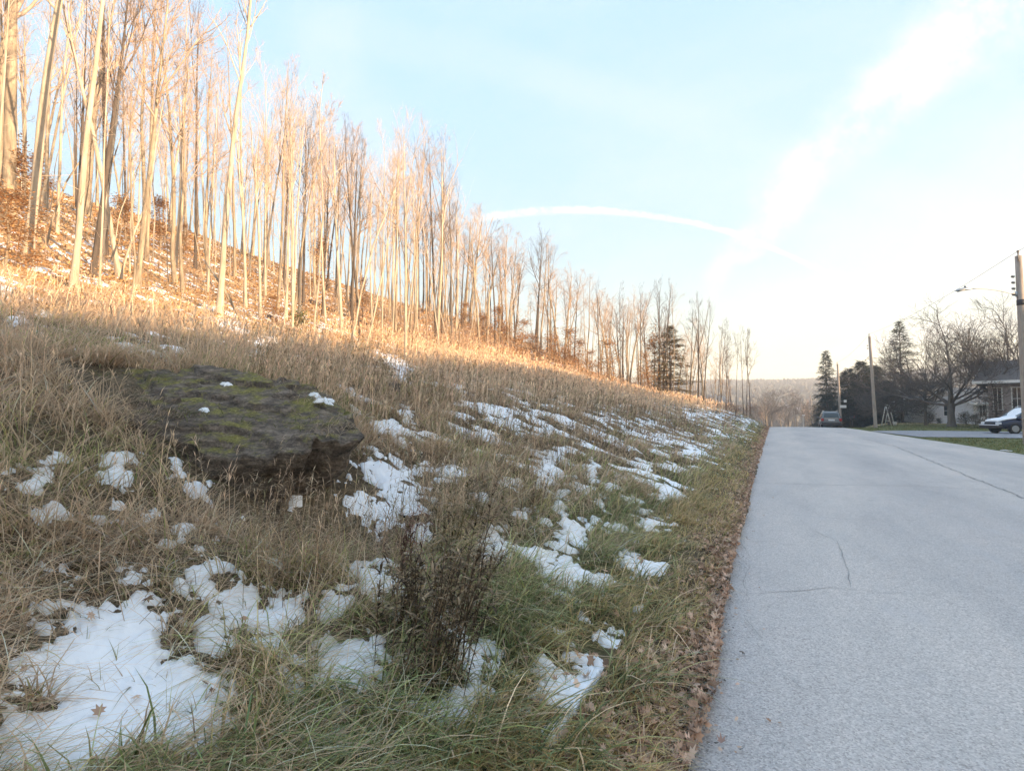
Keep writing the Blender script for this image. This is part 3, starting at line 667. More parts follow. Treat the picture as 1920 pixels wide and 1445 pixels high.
# ------------------------------------------------------------------ dead leaves
leaf_shape = []
for k in range(14):
    a = 2 * math.pi * k / 14; r_ = (1.0 if k % 2 == 0 else .52) * (1 + .1 * math.cos(a)); leaf_shape.append((r_ * math.cos(a) * .75 + .05, r_ * math.sin(a) * .5))
leaf_shape = np.array(leaf_shape)
def leaves(P, size, col, curl=.35, flat=.35):
    N = len(P); n = len(leaf_shape); yaw = RNG.uniform(0, 2 * np.pi, N); tx = RNG.normal(0, flat, N); ty = RNG.normal(0, flat, N)
    sh = leaf_shape[None] * size[:, None, None]; lx, ly = sh[..., 0] * RNG.uniform(.7, 1.1, (N, 1)), sh[..., 1] * RNG.uniform(.8, 1.3, (N, 1))
    cu = RNG.uniform(-curl, curl * 1.6, (N, 1)); lz = cu * (lx ** 2 + 2 * ly ** 2) / size[:, None] + RNG.normal(0, .05, (N, n)) * size[:, None]
    lz = lz + tx[:, None] * lx + ty[:, None] * ly
    cx, sx_ = np.cos(yaw)[:, None], np.sin(yaw)[:, None]
    X = P[:, 0:1] + lx * cx - ly * sx_; Y = P[:, 1:2] + lx * sx_ + ly * cx; Z = P[:, 2:3] + lz
    rim = np.stack([X, Y, Z], -1); VV = np.concatenate([P[:, None], rim], 1).reshape(-1, 3)
    b_ = (np.arange(N) * (n + 1))[:, None, None]
    tri = np.array([(0, 1 + k, 1 + (k + 1) % n) for k in range(n)])[None]
    return VV, (b_ + tri).ravel(), np.arange(N * n) * 3, np.repeat(col, n + 1, 0)
LEAF = [(.50, .33, .23), (.58, .39, .29), (.40, .26, .18), (.66, .48, .36), (.30, .19, .13), (.54, .34, .23)]
leaf_m = attr_mat('dead_leaf', .8, .2, .15)
bag = Bag()
M = 6500; y = .9 * (60 / .9) ** (RNG.random(M) ** 1.15); d = np.abs(RNG.normal(0, .085, M)) * (1 + RNG.random(M)) * (.45 + 1.3 * vn(y / .7, y * 0, 44)) - .05 * vn(y / .4, y * 0, 45) ** 2 - .01; d *= np.clip(1.25 - y * .01, .6, 1.3)
k = RNG.random(M) < np.clip(.35 + 1.2 * fbm(y / .8, y * 0, 7, 2), 0, 1); y, d = y[k], d[k]; x = xleft(y) - d
P = np.stack([x, y, np.maximum(terrain(x, y), np.where(d < 0.03, z_road(x, y), -9)) + RNG.uniform(.008, .05, len(x))], -1)
bag.add(leaves(P, np.maximum(RNG.uniform(.024, .052, len(x)), np.hypot(x, y) * .0028), pick(LEAF, len(x), .15), .6, .5))
x, y = polar(3200, 1.2, 14, -75, 3); P, ok = rooted(x, y, None, -.05, .4); d = xleft(y) - x; ok &= (d > .1) & (RNG.random(len(x)) < .15 + .85 * (1 - sst(.4, 1.1, d))); P = P[ok]
bag.add(leaves(P, RNG.uniform(.018, .042, len(P)), pick(LEAF, len(P), .15), .6, .5))
M = 90; y = 1.2 * (30 / 1.2) ** RNG.random(M); x = xleft(y) + np.abs(RNG.normal(0, .16, M)); P = np.stack([x, y, z_road(x, y) + .012], -1)
bag.add(leaves(P, np.maximum(RNG.uniform(.014, .034, M), np.hypot(x, y) * .002), pick(LEAF, M, .15), .4, .2))
# crumbs of asphalt and grit along the broken edge
M = 5000; y = .9 * (22 / .9) ** RNG.random(M); x = xleft(y) + RNG.normal(-.01, .06, M); P = np.stack([x, y, z_road(x, y) + np.where(x < xleft(y), .0, .006)], -1)
bag.add(ribbons(P, RNG.uniform(.008, .022, M), RNG.uniform(0, 6.3, M), RNG.uniform(1.2, 1.55, M), np.zeros(M), RNG.uniform(.008, .018, M), pick([(.42, .40, .38), (.30, .28, .27), (.2, .18, .16), (.52, .5, .48)], M), 2))
# litter under the wood
x, y = polar(90000, 9, 75, -84, -12); d = xleft(y) - x; k = (d > front(y) - np.where(y < 24, 5.5, 2) * RNG.random(len(x))); x, y = x[k], y[k]; r = np.hypot(x, y)
P = np.stack([x, y, terrain(x, y) + RNG.uniform(.0, .12, len(x))], -1)
bag.add(ribbons(P, r * .0042, RNG.uniform(0, 6.3, len(x)), RNG.uniform(.5, 1.5, len(x)), RNG.uniform(0, .4, len(x)), r * .003, pick([(.66, .41, .20), (.56, .32, .14), (.72, .50, .28), (.42, .26, .13)], len(x), .2), 2))
bag.build('leaf_litter', leaf_m, kind='stuff')
for n_, (px, py, s_, lab, cc) in enumerate(((1392, 1217, .036, 'curled grey brown dead leaf on the asphalt, the farther of two lying together', (.16, .14, .12)), (1383, 1231, .03, 'small tan star shaped dead leaf on the asphalt, the nearer of two lying together', (.34, .27, .2)),
        (1352, 1384, .038, 'pinkish brown dead leaf lying flat on the asphalt close to the road edge', (.40, .26, .21)), (1462, 1349, .022, 'tiny tan leaf alone on the asphalt, farthest out from the road edge', (.38, .28, .22)))):
    gx_, gy_ = gp(px, py); V_, L_, S_, C_ = leaves(np.zeros((1, 3)), np.array([s_]), np.array([cc]), .5, .12)
    link('fallen_leaf', mk_mesh('fallen_leaf', V_, L_, S_, leaf_m, C_), None, lab, 'leaf', 'fallen leaves on the road', loc=(gx_, gy_, float(z_road(np.array([gx_]), np.array([gy_]))[0]) + .012))

# ------------------------------------------------------------------ dead goldenrod weeds in the foreground
weed_m = attr_mat('dead_weed', .85, .1, .15)
def dead_weed(px, py, n, h, lab, lean_az=0.3, rad_=.05, leafy=26, pal=((.085, .062, .042), (.17, .125, .08), (.33, .25, .165))):
    p, t = hit(px, py); root = np.array([p[0], p[1], T1(p[0], p[1])]); b_ = Bag(); mb = Bag()
    o = empty('dead_weed', tuple(root), lab, 'weed', 'dead brown weeds')
    az = lean_az + RNG.normal(0, .9, n); L = RNG.uniform(.65, 1, n) * h; ln = RNG.uniform(.02, .32, n); dr = RNG.uniform(.0, .3, n)
    P = np.stack([RNG.normal(0, rad_, n), RNG.normal(0, rad_, n), np.full(n, -.02)], -1)
    cst = pick(pal, n)
    mb.add(ribbons(P, L, az, ln, dr, np.full(n, .006), cst, 6)); mb.add(ribbons(P, L, az, ln, dr, np.full(n, .006), cst, 6, None, np.full(n, 1.57)))
    for q in range(leafy):
        s_ = RNG.uniform(.12, 1.0, n); hh = L * (np.sin(ln) * s_ + dr * s_ ** 2 * .55); v = L * (np.cos(ln) * s_ - dr * s_ ** 2 * .62)
        Pt = P + np.stack([np.cos(az) * hh, np.sin(az) * hh, v], -1)
        b_.add(ribbons(Pt, RNG.uniform(.02, .075, n), RNG.uniform(0, 6.3, n), RNG.uniform(.3, 1.5, n), RNG.uniform(.2, 1.3, n), RNG.uniform(.007, .017, n), pick(pal, n, .3), 2))
    for nm_, bb in (('stem', mb), ('dead_foliage', b_)):
        link(nm_, mk_mesh(nm_, np.concatenate(bb.V), np.concatenate(bb.L), np.concatenate(bb.S), weed_m, np.concatenate(bb.C)), o)
dead_weed(800, 1285, 34, .86, 'dense dark brown dead weed clump rooted right beside the snow at bottom centre', .2, .09, 26)
dead_weed(845, 1255, 18, 1.15, 'tall dark weed whose stems lean right over the middle of the bank', .5, .05, 30)
dead_weed(770, 1200, 26, .68, 'matted brown weed just left of the dark central clump', -.5, .08, 30)
dead_weed(760, 1090, 12, .62, 'reddish brown weed with bare curling stems against the snow patch right of the boulder', 1.8, .05, 22, ((.20, .11, .08), (.15, .08, .06)))
dead_weed(900, 1110, 16, .42, 'low dark weed on the near edge of the small central snow patch', 0, .08, 30)
dead_weed(830, 1060, 12, .70, 'upright olive brown weed standing directly behind the central clump', .4, .06, 30, ((.16, .14, .07), (.20, .16, .09)))
dead_weed(880, 1000, 14, .62, 'greenish brown weed tuft left of the wide snow hollow in mid bank', .2, .07, 30, ((.15, .13, .07), (.19, .15, .09)))
dead_weed(1000, 960, 10, .50, 'small pale brown weed between two snow patches in mid bank', .2, .06, 26, ((.26, .20, .13), (.22, .16, .10)))
dead_weed(940, 900, 12, .55, 'bushy tan weed up the bank behind the scattered snow', .2, .09, 26, ((.26, .20, .13), (.30, .22, .14)))
dead_weed(745, 745, 6, .55, 'thin dark stalks standing behind the right corner of the boulder', .2, .05, 12)
dead_weed(870, 830, 12, .6, 'reddish tan weed thicket uphill of the central weeds', .2, .12, 26, ((.30, .20, .13), (.26, .19, .13)))
# brushy weeds all over the middle of the bank: nobody could count these
bag = Bag()
x, y = polar(8500, 3.2, 26, -52, -6); P, ok = rooted(x, y, None, .01, .3); d = xleft(y) - x; r = np.hypot(x, y)
ok &= RNG.random(len(x)) < sst(1.6, 2.8, d) * (1 - sst(12, 16, d)) * np.clip(fbm(x / 1.6, y / 1.6, 461, 3) * 2.6 - .75, .04, 1); P = P[ok]; M = len(P); r = np.hypot(P[:, 0], P[:, 1])
L = RNG.uniform(.35, .75, M); az = RNG.normal(.1, 1.3, M); ln = np.abs(RNG.normal(.1, .2, M)); dr = RNG.uniform(0, .3, M); cst = pick([(.36, .27, .17), (.29, .21, .14), (.46, .35, .23), (.44, .31, .21), (.30, .27, .16)], M)
bag.add(ribbons(P, L, az, ln, dr, np.maximum(.004, r * .0009), cst, 4))
for q in range(13):
    s_ = RNG.uniform(.35, 1.0, M); hh = L * (np.sin(ln) * s_ + dr * s_ ** 2 * .55); v = L * (np.cos(ln) * s_ - dr * s_ ** 2 * .62)
    Pt = P + np.stack([np.cos(az) * hh, np.sin(az) * hh, v], -1)
    bag.add(ribbons(Pt, RNG.uniform(.03, .08, M) * (1 + r / 25), RNG.uniform(0, 6.3, M), RNG.uniform(.2, 1.4, M), RNG.uniform(.2, 1.1, M), np.maximum(.007, r * .0016), cst * RNG.uniform(.75, 1.35, (M, 1)), 2))
bag.build('brushy_weeds', weed_m, kind='stuff')

# ------------------------------------------------------------------ trees: generators
def bark(name, c1, c2, sc=6):
    m, g, b, tc = nmat(name, .9, .15)
    f = g.noise(g.vscale(tc, (1, 1, .16)), sc, 5, .7); f2 = g.noise(tc, .7, 3, .5)
    g.put(b.inputs['Base Color'], g.ramp(g.math('ADD', g.math('MULTIPLY', f, .65), g.math('MULTIPLY', f2, .35)), [(.36, c1), (.62, c2)]))
    g.put(b.inputs['Normal'], g.bump(f, .6, .02)); return m
BK = {'pale': bark('bark_pale', (.26, .22, .17), (.58, .51, .41)), 'brown': bark('bark_brown', (.13, .105, .08), (.44, .37, .28)), 'dark': bark('bark_dark', (.055, .045, .04), (.13, .11, .095)), 'grey': bark('bark_grey', (.09, .085, .08), (.2, .185, .17))}
TWIG = {'pale': noisy('twigs_tan', (.42, .33, .26), (.56, .46, .38), 4), 'brown': noisy('twigs_brown', (.34, .26, .21), (.48, .38, .31), 4), 'dark': noisy('twigs_dark', (.10, .08, .07), (.19, .15, .13), 4), 'grey': noisy('twigs_grey', (.10, .09, .085), (.17, .15, .14), 4)}
class TubeBag:
    def __init__(s): s.v = []; s.f = []
    def tube(s, pts, r0, r1, n):
        pts = np.asarray(pts); m_ = len(pts); d = np.gradient(pts, axis=0); d /= np.linalg.norm(d, axis=1)[:, None] + 1e-9
        u = np.cross(d, [.31, .87, .2]); u /= np.linalg.norm(u, axis=1)[:, None] + 1e-9; w = np.cross(d, u)
        rr = np.linspace(r0, r1, m_) if np.isscalar(r1) else r1
        a = np.arange(n) * 2 * np.pi / n
        ring = pts[:, None] + rr[:, None, None] * (np.cos(a)[None, :, None] * u[:, None] + np.sin(a)[None, :, None] * w[:, None])
        b = len(s.v) and sum(len(q) for q in s.v)
        s.v.append(ring.reshape(-1, 3)); i, j = np.meshgrid(np.arange(m_ - 1), np.arange(n), indexing='ij'); j2 = (j + 1) % n
        s.f.append(np.stack([b + i * n + j, b + i * n + j2, b + (i + 1) * n + j2, b + (i + 1) * n + j], -1).reshape(-1, 4))
    def mesh(s, name, m):
        V_ = np.concatenate(s.v); Q = np.concatenate(s.f); return mk_mesh(name, V_, Q.ravel(), np.arange(len(Q)) * 4, m, None, True)
def wander(p, d, L, n, bend, up=0.0, rs=None):
    pts = [np.array(p, float)]; d = np.array(d, float)
    for k in range(n):
        d = d + rs.normal(0, bend, 3) + np.array([0, 0, up]); d /= np.linalg.norm(d); pts.append(pts[-1] + d * L / n)
    return np.array(pts), d
def side_dir(d, ang, rs):
    u = np.cross(d, [0, 0, 1] if abs(d[2]) < .95 else [1, 0, 0]); u /= np.linalg.norm(u); w = np.cross(d, u); a = rs.uniform(0, 2 * np.pi)
    q = d * math.cos(ang) + (u * math.cos(a) + w * math.sin(a)) * math.sin(ang); return q / np.linalg.norm(q)
def bare_tree_meshes(seed, H, r0, first=.45, nb=13, spread_=.6, fork=False, dens=1.0, twig_r=.008, kind='pale', limb_k=.34, wob=.02, twn=8):
    rs = np.random.default_rng(seed); T = TubeBag(); C = TubeBag()
    n = 18; pts = [np.zeros(3)]; d = np.array([0, 0, 1.0]); drift = rs.normal(0, .012, 2)
    for k in range(n):
        d = d + np.array([rs.normal(drift[0], wob), rs.normal(drift[1], wob), 0]) ; d[:2] *= .86; d /= np.linalg.norm(d); pts.append(pts[-1] + d * H / n)
    pts = np.array(pts); s_ = np.linspace(0, 1, n + 1); rad = r0 * (1 - s_) ** .75 * .9 + twig_r * 1.3; rad[0] *= 1.45; rad[1] *= 1.08
    T.tube(pts, 0, rad, 9)
    def at_s(q): i = min(int(q * n), n - 1); f = q * n - i; return pts[i] * (1 - f) + pts[i + 1] * f, (pts[i + 1] - pts[i]) / np.linalg.norm(pts[i + 1] - pts[i])
    def twigs(P, L, r):
        m_ = len(P)
        for q in range(int(twn * dens)):
            i = rs.integers(max(1, m_ // 3), m_); dd_ = P[i] - P[i - 1]; dd_ /= np.linalg.norm(dd_) + 1e-9
            tp, td = wander(P[i], side_dir(dd_, rs.uniform(.35, .8), rs), L * rs.uniform(.35, .65), 3, .13, .06, rs)
            C.tube(tp, max(r * .45, twig_r * .8), twig_r * .45, 3)
            for z in range(2):
                k2 = rs.integers(1, 4); t2, _ = wander(tp[k2], side_dir(td, rs.uniform(.3, .7), rs), L * rs.uniform(.15, .32), 2, .15, .06, rs); C.tube(t2, twig_r * .65, twig_r * .35, 3)
    def limb(p, dd_, L, r, lvl):
        P, e = wander(p, dd_, L, 7, .10, .055, rs); C.tube(P, r, max(r * .25, twig_r * .9), 6 if lvl == 0 else 4)
        if lvl < 1:
            for q in range(int(rs.integers(4, 7))):
                i = rs.integers(2, 8); i = min(i, 7); dq = P[i] - P[i - 1]; dq /= np.linalg.norm(dq)
                limb(P[i], side_dir(dq, rs.uniform(.4, .8), rs), L * rs.uniform(.38, .6) * (1.15 - i / 12), r * (.55 - .03 * i), lvl + 1)
        twigs(P, L * (.6 if lvl == 0 else .8), r * .3)
    for k in range(nb):
        q = first + (1 - first) * ((k + rs.random()) / nb) ** .85; q = min(q, .99); p, dd_ = at_s(q)
        a = rs.uniform(.45, 1.0) * spread_ / .6 * (1.15 - .4 * q); L = H * limb_k * (1.15 - .75 * q) * rs.uniform(.6, 1.25)
        rr_2 = np.interp(q, s_, rad) * rs.uniform(.4, .6); limb(p, side_dir(dd_, a, rs), L, max(rr_2, twig_r * 1.3), 0)
    if fork:
        p, dd_ = at_s(fork); limb(p, side_dir(dd_, .38, rs), H * (1 - fork) * .9, np.interp(fork, s_, rad) * .75, 0)
    # snags: a few short dead branches low on the stem
    for k in range(6):
        p, dd_ = at_s(rs.uniform(.15, first + .1)); P, e = wander(p, side_dir(dd_, rs.uniform(.8, 1.3), rs), H * rs.uniform(.03, .1), 4, .12, .03, rs); C.tube(P, twig_r * 1.6, twig_r * .4, 3)
    return T.mesh('trunk', BK[kind]), C.mesh('crown', TWIG[kind])
def make_tree(name, meshes, loc, lab, cat='tree', group=None, rz=0, sc=(1, 1, 1), tilt=None):
    o = empty(name, loc, lab, cat, group); link('trunk', meshes[0], o); link('crown', meshes[1], o); place(o, loc, rz, sc, tilt); return o
def place(o, loc, rz, sc, tilt=None):
    o.location = loc; o.scale = sc if not np.isscalar(sc) else (sc,) * 3
    if tilt is not None:      # lean: horizontal drift per metre of height
        v = Vector((tilt[0], tilt[1], 1)).normalized(); q = Vector((0, 0, 1)).rotation_difference(v); o.rotation_mode = 'QUATERNION'; o.rotation_quaternion = q @ Matrix.Rotation(rz, 3, 'Z').to_quaternion()
    else: o.rotation_euler = (0, 0, rz)
PH = 14.0     # prototypes are 14 m tall
PROTO = {}
def proto(key):
    """one prototype per look; the first use owns the meshes, all later trees copy it"""
    if key in PROTO: return PROTO[key]
    kind, shape = key.split('_'); sd = abs(hash_(key)) % 9999
    cfg = {'slim': dict(r0=.085, first=.55, nb=8, spread_=.5, limb_k=.24, twig_r=.0055, twn=4), 'mid': dict(r0=.14, first=.48, nb=9, spread_=.58, limb_k=.28, fork=.6, twig_r=.0062, twn=4),
           'big': dict(r0=.24, first=.45, nb=13, spread_=.62, limb_k=.32, fork=.5, twig_r=.008, twn=5), 'crook': dict(r0=.13, first=.4, nb=14, spread_=.7, limb_k=.32, wob=.07, twig_r=.009),
           'whip': dict(r0=.045, first=.5, nb=9, spread_=.4, limb_k=.16, twig_r=.007, dens=.6, wob=.05)}[shape.rstrip('0123456789')]
    PROTO[key] = bare_tree_meshes(sd, PH, kind=kind, **cfg); return PROTO[key]
def hash_(s_): 
    h = 7
    for c_ in s_: h = (h * 131 + ord(c_)) % 1000003
    return h
first_of = {}
def tree_at(x, y, h, key, lab, group, rz=None, tilt=None, thick=1.0, name='bare_tree', cat='tree'):
    z = T1(x, y) - .08; sc = h / PH; scl = (sc * thick, sc * thick, sc); rz = random.uniform(0, 6.28) if rz is None else rz
    if (key, name) in first_of:
        o = copy_thing(first_of[(key, name)], lab, group); o['category'] = cat; place(o, (x, y, z), rz, scl, tilt)
    else:
        o = make_tree(name, proto(key), (x, y, z), lab, cat, group, rz, scl, tilt); first_of[(key, name)] = o
    return o
def lean_of(x0_, y0_, x1_, y1_, t):
    """lean of a trunk seen from pixel (x0,y0) up to (x1,y1) at depth t"""
    a = at(x0_, y0_, t); b_ = at(x1_, y1_, t)
    return ((b_[0] - a[0]) / (b_[2] - a[2]), (b_[1] - a[1]) / (b_[2] - a[2]))
# trunks one can point at: (foot px,py, a point higher px,py, top height m, look, label)
HERO = [
 (50, 492, 84, 10, 17, 'pale_mid', 1.25, 'smooth pale trunk nearest the left edge, leaning slightly right over the brush'),
 (16, 420, 32, 10, 19, 'brown_big', 1.2, 'thick rough brown trunk at the far left edge of the wood'),
 (0, 380, 4, 20, 17, 'brown_mid', 1.1, 'brown trunk half cut off by the left edge'),
 (72, 400, 140, 60, 15, 'pale_slim', 1.2, 'slender pale tree slanting up to the right behind the leftmost pale trunk'),
 (137, 540, 178, 90, 15, 'pale_slim2', 1.35, 'slim pale trunk with its foot lowest of those near the left edge'),
 (161, 405, 166, 10, 18, 'brown_big2', 1.25, 'very thick ridged tan trunk standing behind the slim pale one'),
 (182, 390, 186, 10, 17, 'brown_mid2', 1.1, 'brown trunk close against the right side of the thick ridged one'),
 (197, 478, 203, 120, 16, 'dark_mid', .95, 'dark trunk lit on its right side, with a crook halfway up'),
 (108, 440, 118, 100, 15, 'pale_slim3', 1.1, 'straight thin trunk midway between the leftmost pale trunk and the thick ridged one'),
 (275, 492, 288, 60, 16, 'brown_mid', .9, 'straight brown trunk rising alone above the orange undergrowth'),
 (258, 440, 262, 140, 14, 'pale_slim', 1.0, 'thin pale stem just left of the straight brown trunk'),
 (330, 500, 352, 180, 15, 'pale_slim2', 1.1, 'pale stem curving right over the leafy slope'),
 (366, 505, 372, 250, 16, 'dark_mid', .8, 'dark upright trunk left of the tall forked pale tree'),
 (411, 592, 432, 130, 15.5, 'pale_mid2', 1.0, 'tall forked pale tree with fine open branches against the blue, foot among snow'),
 (460, 570, 462, 250, 14, 'pale_slim3', 1.2, 'slim pale trunk right of the tall forked tree'),
 (440, 520, 448, 240, 15, 'brown_mid2', .9, 'brown trunk just behind the slim pale one right of the forked tree'),
 (548, 640, 562, 250, 13.5, 'pale_mid', .8, 'pale trunk with bumpy bark whose foot stands by the small green shrub'),
 (497, 560, 500, 300, 14, 'pale_slim', 1.1, 'thin pale trunk above the snow covered ledge'),
 (520, 590, 545, 240, 14, 'brown_mid3', .9, 'brown trunk behind the bumpy pale one'),
 (613, 545, 632, 270, 15, 'dark_mid2', .85, 'dark trunk deep in the wood near the fallen log'),
 (655, 640, 742, 405, 10, 'pale_whip', 2.1, 'thin young tree leaning strongly to the right across the wood'),
 (690, 640, 722, 500, 9, 'pale_whip2', 1.9, 'second leaning young tree right of the strongly leaning one'),
 (651, 560, 668, 260, 14, 'brown_mid', .8, 'brown trunk framed by the leaning young tree'),
 (760, 672, 776, 330, 12.5, 'pale_mid3', .85, 'pale trunk standing lowest on the slope, its foot in the dry grass'),
 (768, 640, 792, 190, 13.5, 'brown_mid2', .75, 'tall thin crowned tree right behind the lowest pale trunk'),
 (786, 600, 780, 420, 12, 'dark_mid', .9, 'dark forked trunk with a swollen foot right of the lowest pale trunk'),
 (735, 640, 744, 420, 10, 'pale_slim2', 1.0, 'thin pale stem just left of the lowest pale trunk'),
 (716, 640, 722, 300, 11.5, 'pale_slim', .9, 'thin straight stem second left of the lowest pale trunk'),
 (590, 640, 596, 430, 9, 'pale_whip', 1.5, 'young stem between the bumpy trunk and the leaning tree'),
 (812, 610, 830, 300, 11.5, 'brown_slim', 1.1, 'brown stem at the left foot of the sunlit grass slope'),
 (848, 598, 862, 360, 11, 'brown_mid', .8, 'brown trunk at the crest above the sunlit grass'),
 (888, 616, 884, 380, 11, 'brown_slim2', 1.1, 'straight thin trunk on the crest, left of the dark pair'),
 (912, 625, 915, 400, 11.5, 'brown_slim', 1.1, 'tall narrow tree on the crest beside the contrail end'),
 (960, 655, 955, 440, 10, 'brown_slim2', 1.0, 'reddish thin trunk in front of the thicket on the crest'),
 (1007, 668, 1003, 425, 12.5, 'dark_mid2', .85, 'straight dark trunk on the crest with a narrow crown'),
 (1026, 672, 1028, 500, 12, 'dark_mid', .8, 'dark trunk bent right at the top, beside the straight dark one'),
 (1070, 695, 1066, 520, 10.5, 'brown_mid2', .7, 'rounded bare tree ending the thicket on the crest'),
 (1122, 712, 1122, 540, 12, 'dark_mid3', .8, 'lone dark tree with a vase shaped crown on the descending crest'),
 (1163, 726, 1166, 560, 11, 'dark_slim', 1.1, 'thin dark stem between the vase shaped tree and the paired trunks'),
 (1178, 730, 1178, 540, 12, 'brown_slim', 1.0, 'thin brown stem reaching just above its neighbours on the descending crest'),
 (1201, 742, 1204, 560, 13, 'dark_mid', .9, 'dark trunk above the snowy bank, left of the orange beech'),
 (1236, 744, 1240, 560, 15, 'dark_big', .75, 'stout dark trunk right beside the orange beech'),
 (1242, 744, 1252, 560, 15, 'dark_mid2', .9, 'second trunk grown close against the stout dark one'),
 (1262, 748, 1268, 600, 14, 'brown_slim2', 1.2, 'thin trunk in front of the evergreen'),
 (1293, 750, 1298, 600, 15, 'dark_slim2', 1.3, 'thin dark tree left of the cabin roof'),
 (1309, 756, 1312, 600, 17, 'dark_big2', .8, 'twin trunked dark tree standing in front of the cabin'),
 (1319, 755, 1326, 620, 16, 'dark_mid3', .9, 'dark tree leaning right over the cabin roof'),
 (1344, 760, 1352, 690, 13, 'dark_slim', 1.1, 'left one of two slender trees right of the cabin'),
 (1350, 762, 1356, 680, 14, 'dark_crook', .8, 'crooked tree bending right, right of the cabin'),
 (1361, 762, 1362, 735, 6.5, 'dark_slim2', 1.5, 'short broken topped trunk between the crooked tree and the last group'),
 (1380, 768, 1380, 680, 11, 'dark_slim', 1.1, 'thin stem on the left of the last group by the road'),
 (1394, 775, 1389, 660, 14, 'dark_mid', .7, 'left stem of the last wide crowned group by the road'),
 (1400, 776, 1404, 640, 14, 'dark_mid2', .75, 'middle stem of the last wide crowned group by the road'),
 (1406, 778, 1412, 650, 13.5, 'dark_crook2', .8, 'right stem of the last group by the road, its twigs spreading over the road'),
]
taken = []
def skyline(px): return np.interp(px, [-100, 300, 480, 560, 620, 700, 800, 850, 900, 1000, 1070, 1120, 1180, 1260, 1320, 1370, 1410, 1440], [-350, -40, 100, 170, 215, 235, 215, 300, 375, 415, 485, 515, 545, 530, 570, 610, 620, 690])
def ground_at(px, py, tmax=95):
    p, t = hit(px, py, 200)
    if t > tmax:       # the sight line clears the crest: stand the foot on the crest line below it
        best = None
        for tt in np.arange(18, tmax, 1.0):
            q = at(px, py, tt); e = q[2] - T1(q[0], q[1])
            if best is None or e < best[0]: best = (e, q, tt)
        p, t = best[1], best[2]
    return p, t
for (px, py, qx, qy, h, key, thick, lab) in HERO:
    p, t = ground_at(px, py)
    tl = lean_of(px, py, qx, qy, t)
    if px > 470 and h > 9.5: h = min(h * 1.1, (py - float(skyline(px))) / FPX * t * random.uniform(.9, 1.03))
    tree_at(p[0], p[1], h * (1 + .0), key, lab, None, tilt=(tl[0] * .9, tl[1] * .9), thick=thick * .74); taken.append((p[0], p[1]))
# the rest of the wood
def fill(n, ymin, ymax, dmin, dmax, hs, keys, lab, group, thick=(.8, 1.3), gap=1.0, tilt=.05, name='bare_tree', tries=40):
    k = 0; guard = 0
    while k < n and guard < n * tries:
        guard += 1; y = random.uniform(ymin, ymax); dlo = float(front(np.array([y]))[0]) + dmin
        d = dlo + (dmax - dmin) * random.random() ** 1.25; x = float(xleft(y)) - d
        if any((x - a) ** 2 + (y - b_) ** 2 < gap * gap for a, b_ in taken): continue
        px, py, f = proj(np.array([x]), np.array([y]), np.array([T1(x, y)]))
        if f[0] < 3 or px[0] < -260 or px[0] > 1440: continue
        taken.append((x, y)); k += 1; hh_ = random.uniform(*hs); hh_ = min(hh_, (py[0] - float(skyline(px[0]))) / FPX * f[0] * random.uniform(.8, 1.0)); hh_ = max(hh_, 3)
        z_ = 0 if px[0] < 230 else 1 if px[0] < 440 else 2 if px[0] < 700 else 3 if px[0] < 860 else 4 if px[0] < 1100 else 5
        thk = (thick[0] * (.72 if px[0] < 860 else 1), thick[1] * (.72 if px[0] < 860 else 1))
        wh_ = ('near the left edge', 'uphill of the boulder', 'right of the tall forked pale tree', 'around the lowest pale trunk', 'behind the open sunlit slope', 'toward the orange beech and cabin')[z_]
        tree_at(x, y, hh_, random.choice(keys), lab + ' ' + wh_, group + ', ' + wh_, tilt=(random.gauss(0, tilt), random.gauss(0, tilt)), thick=random.uniform(*thk), name=name)
fill(62, -12, 42, 1, 14, (12, 15), ['pale_slim', 'pale_slim2', 'brown_mid', 'brown_crook', 'pale_mid2', 'brown_slim2', 'dark_mid', 'grey_mid'], 'slender bare tree at the wood front', 'slender trees at the wood front', gap=1.3)
fill(80, -15, 60, 12, 60, (12, 17), ['brown_mid', 'brown_slim', 'brown_mid2', 'pale_mid', 'brown_big', 'dark_mid'], 'bare tree deep in the wood', 'trees deep in the wood', gap=1.4)
fill(84, 34, 95, .5, 18, (10, 13), ['brown_slim', 'brown_mid3', 'brown_slim2', 'dark_slim', 'dark_mid3', 'brown_mid2'], 'bare tree on the descending crest', 'trees on the descending crest', gap=1.0, thick=(1.0, 1.8))
fill(125, -10, 62, -1, 24, (5.5, 10.5), ['pale_whip', 'pale_whip2', 'brown_whip', 'brown_whip2'], 'whip thin young tree on the slope', 'whip thin young trees on the slope', thick=(1.0, 1.9), gap=.6, tilt=.09, name='young_tree')
fill(70, 50, 92, -1, 14, (4, 8), ['brown_whip', 'brown_whip2', 'dark_whip'], 'thin sapling in the crest brush', 'saplings in the crest brush', thick=(1.0, 1.9), gap=.6, tilt=.1, name='young_tree')

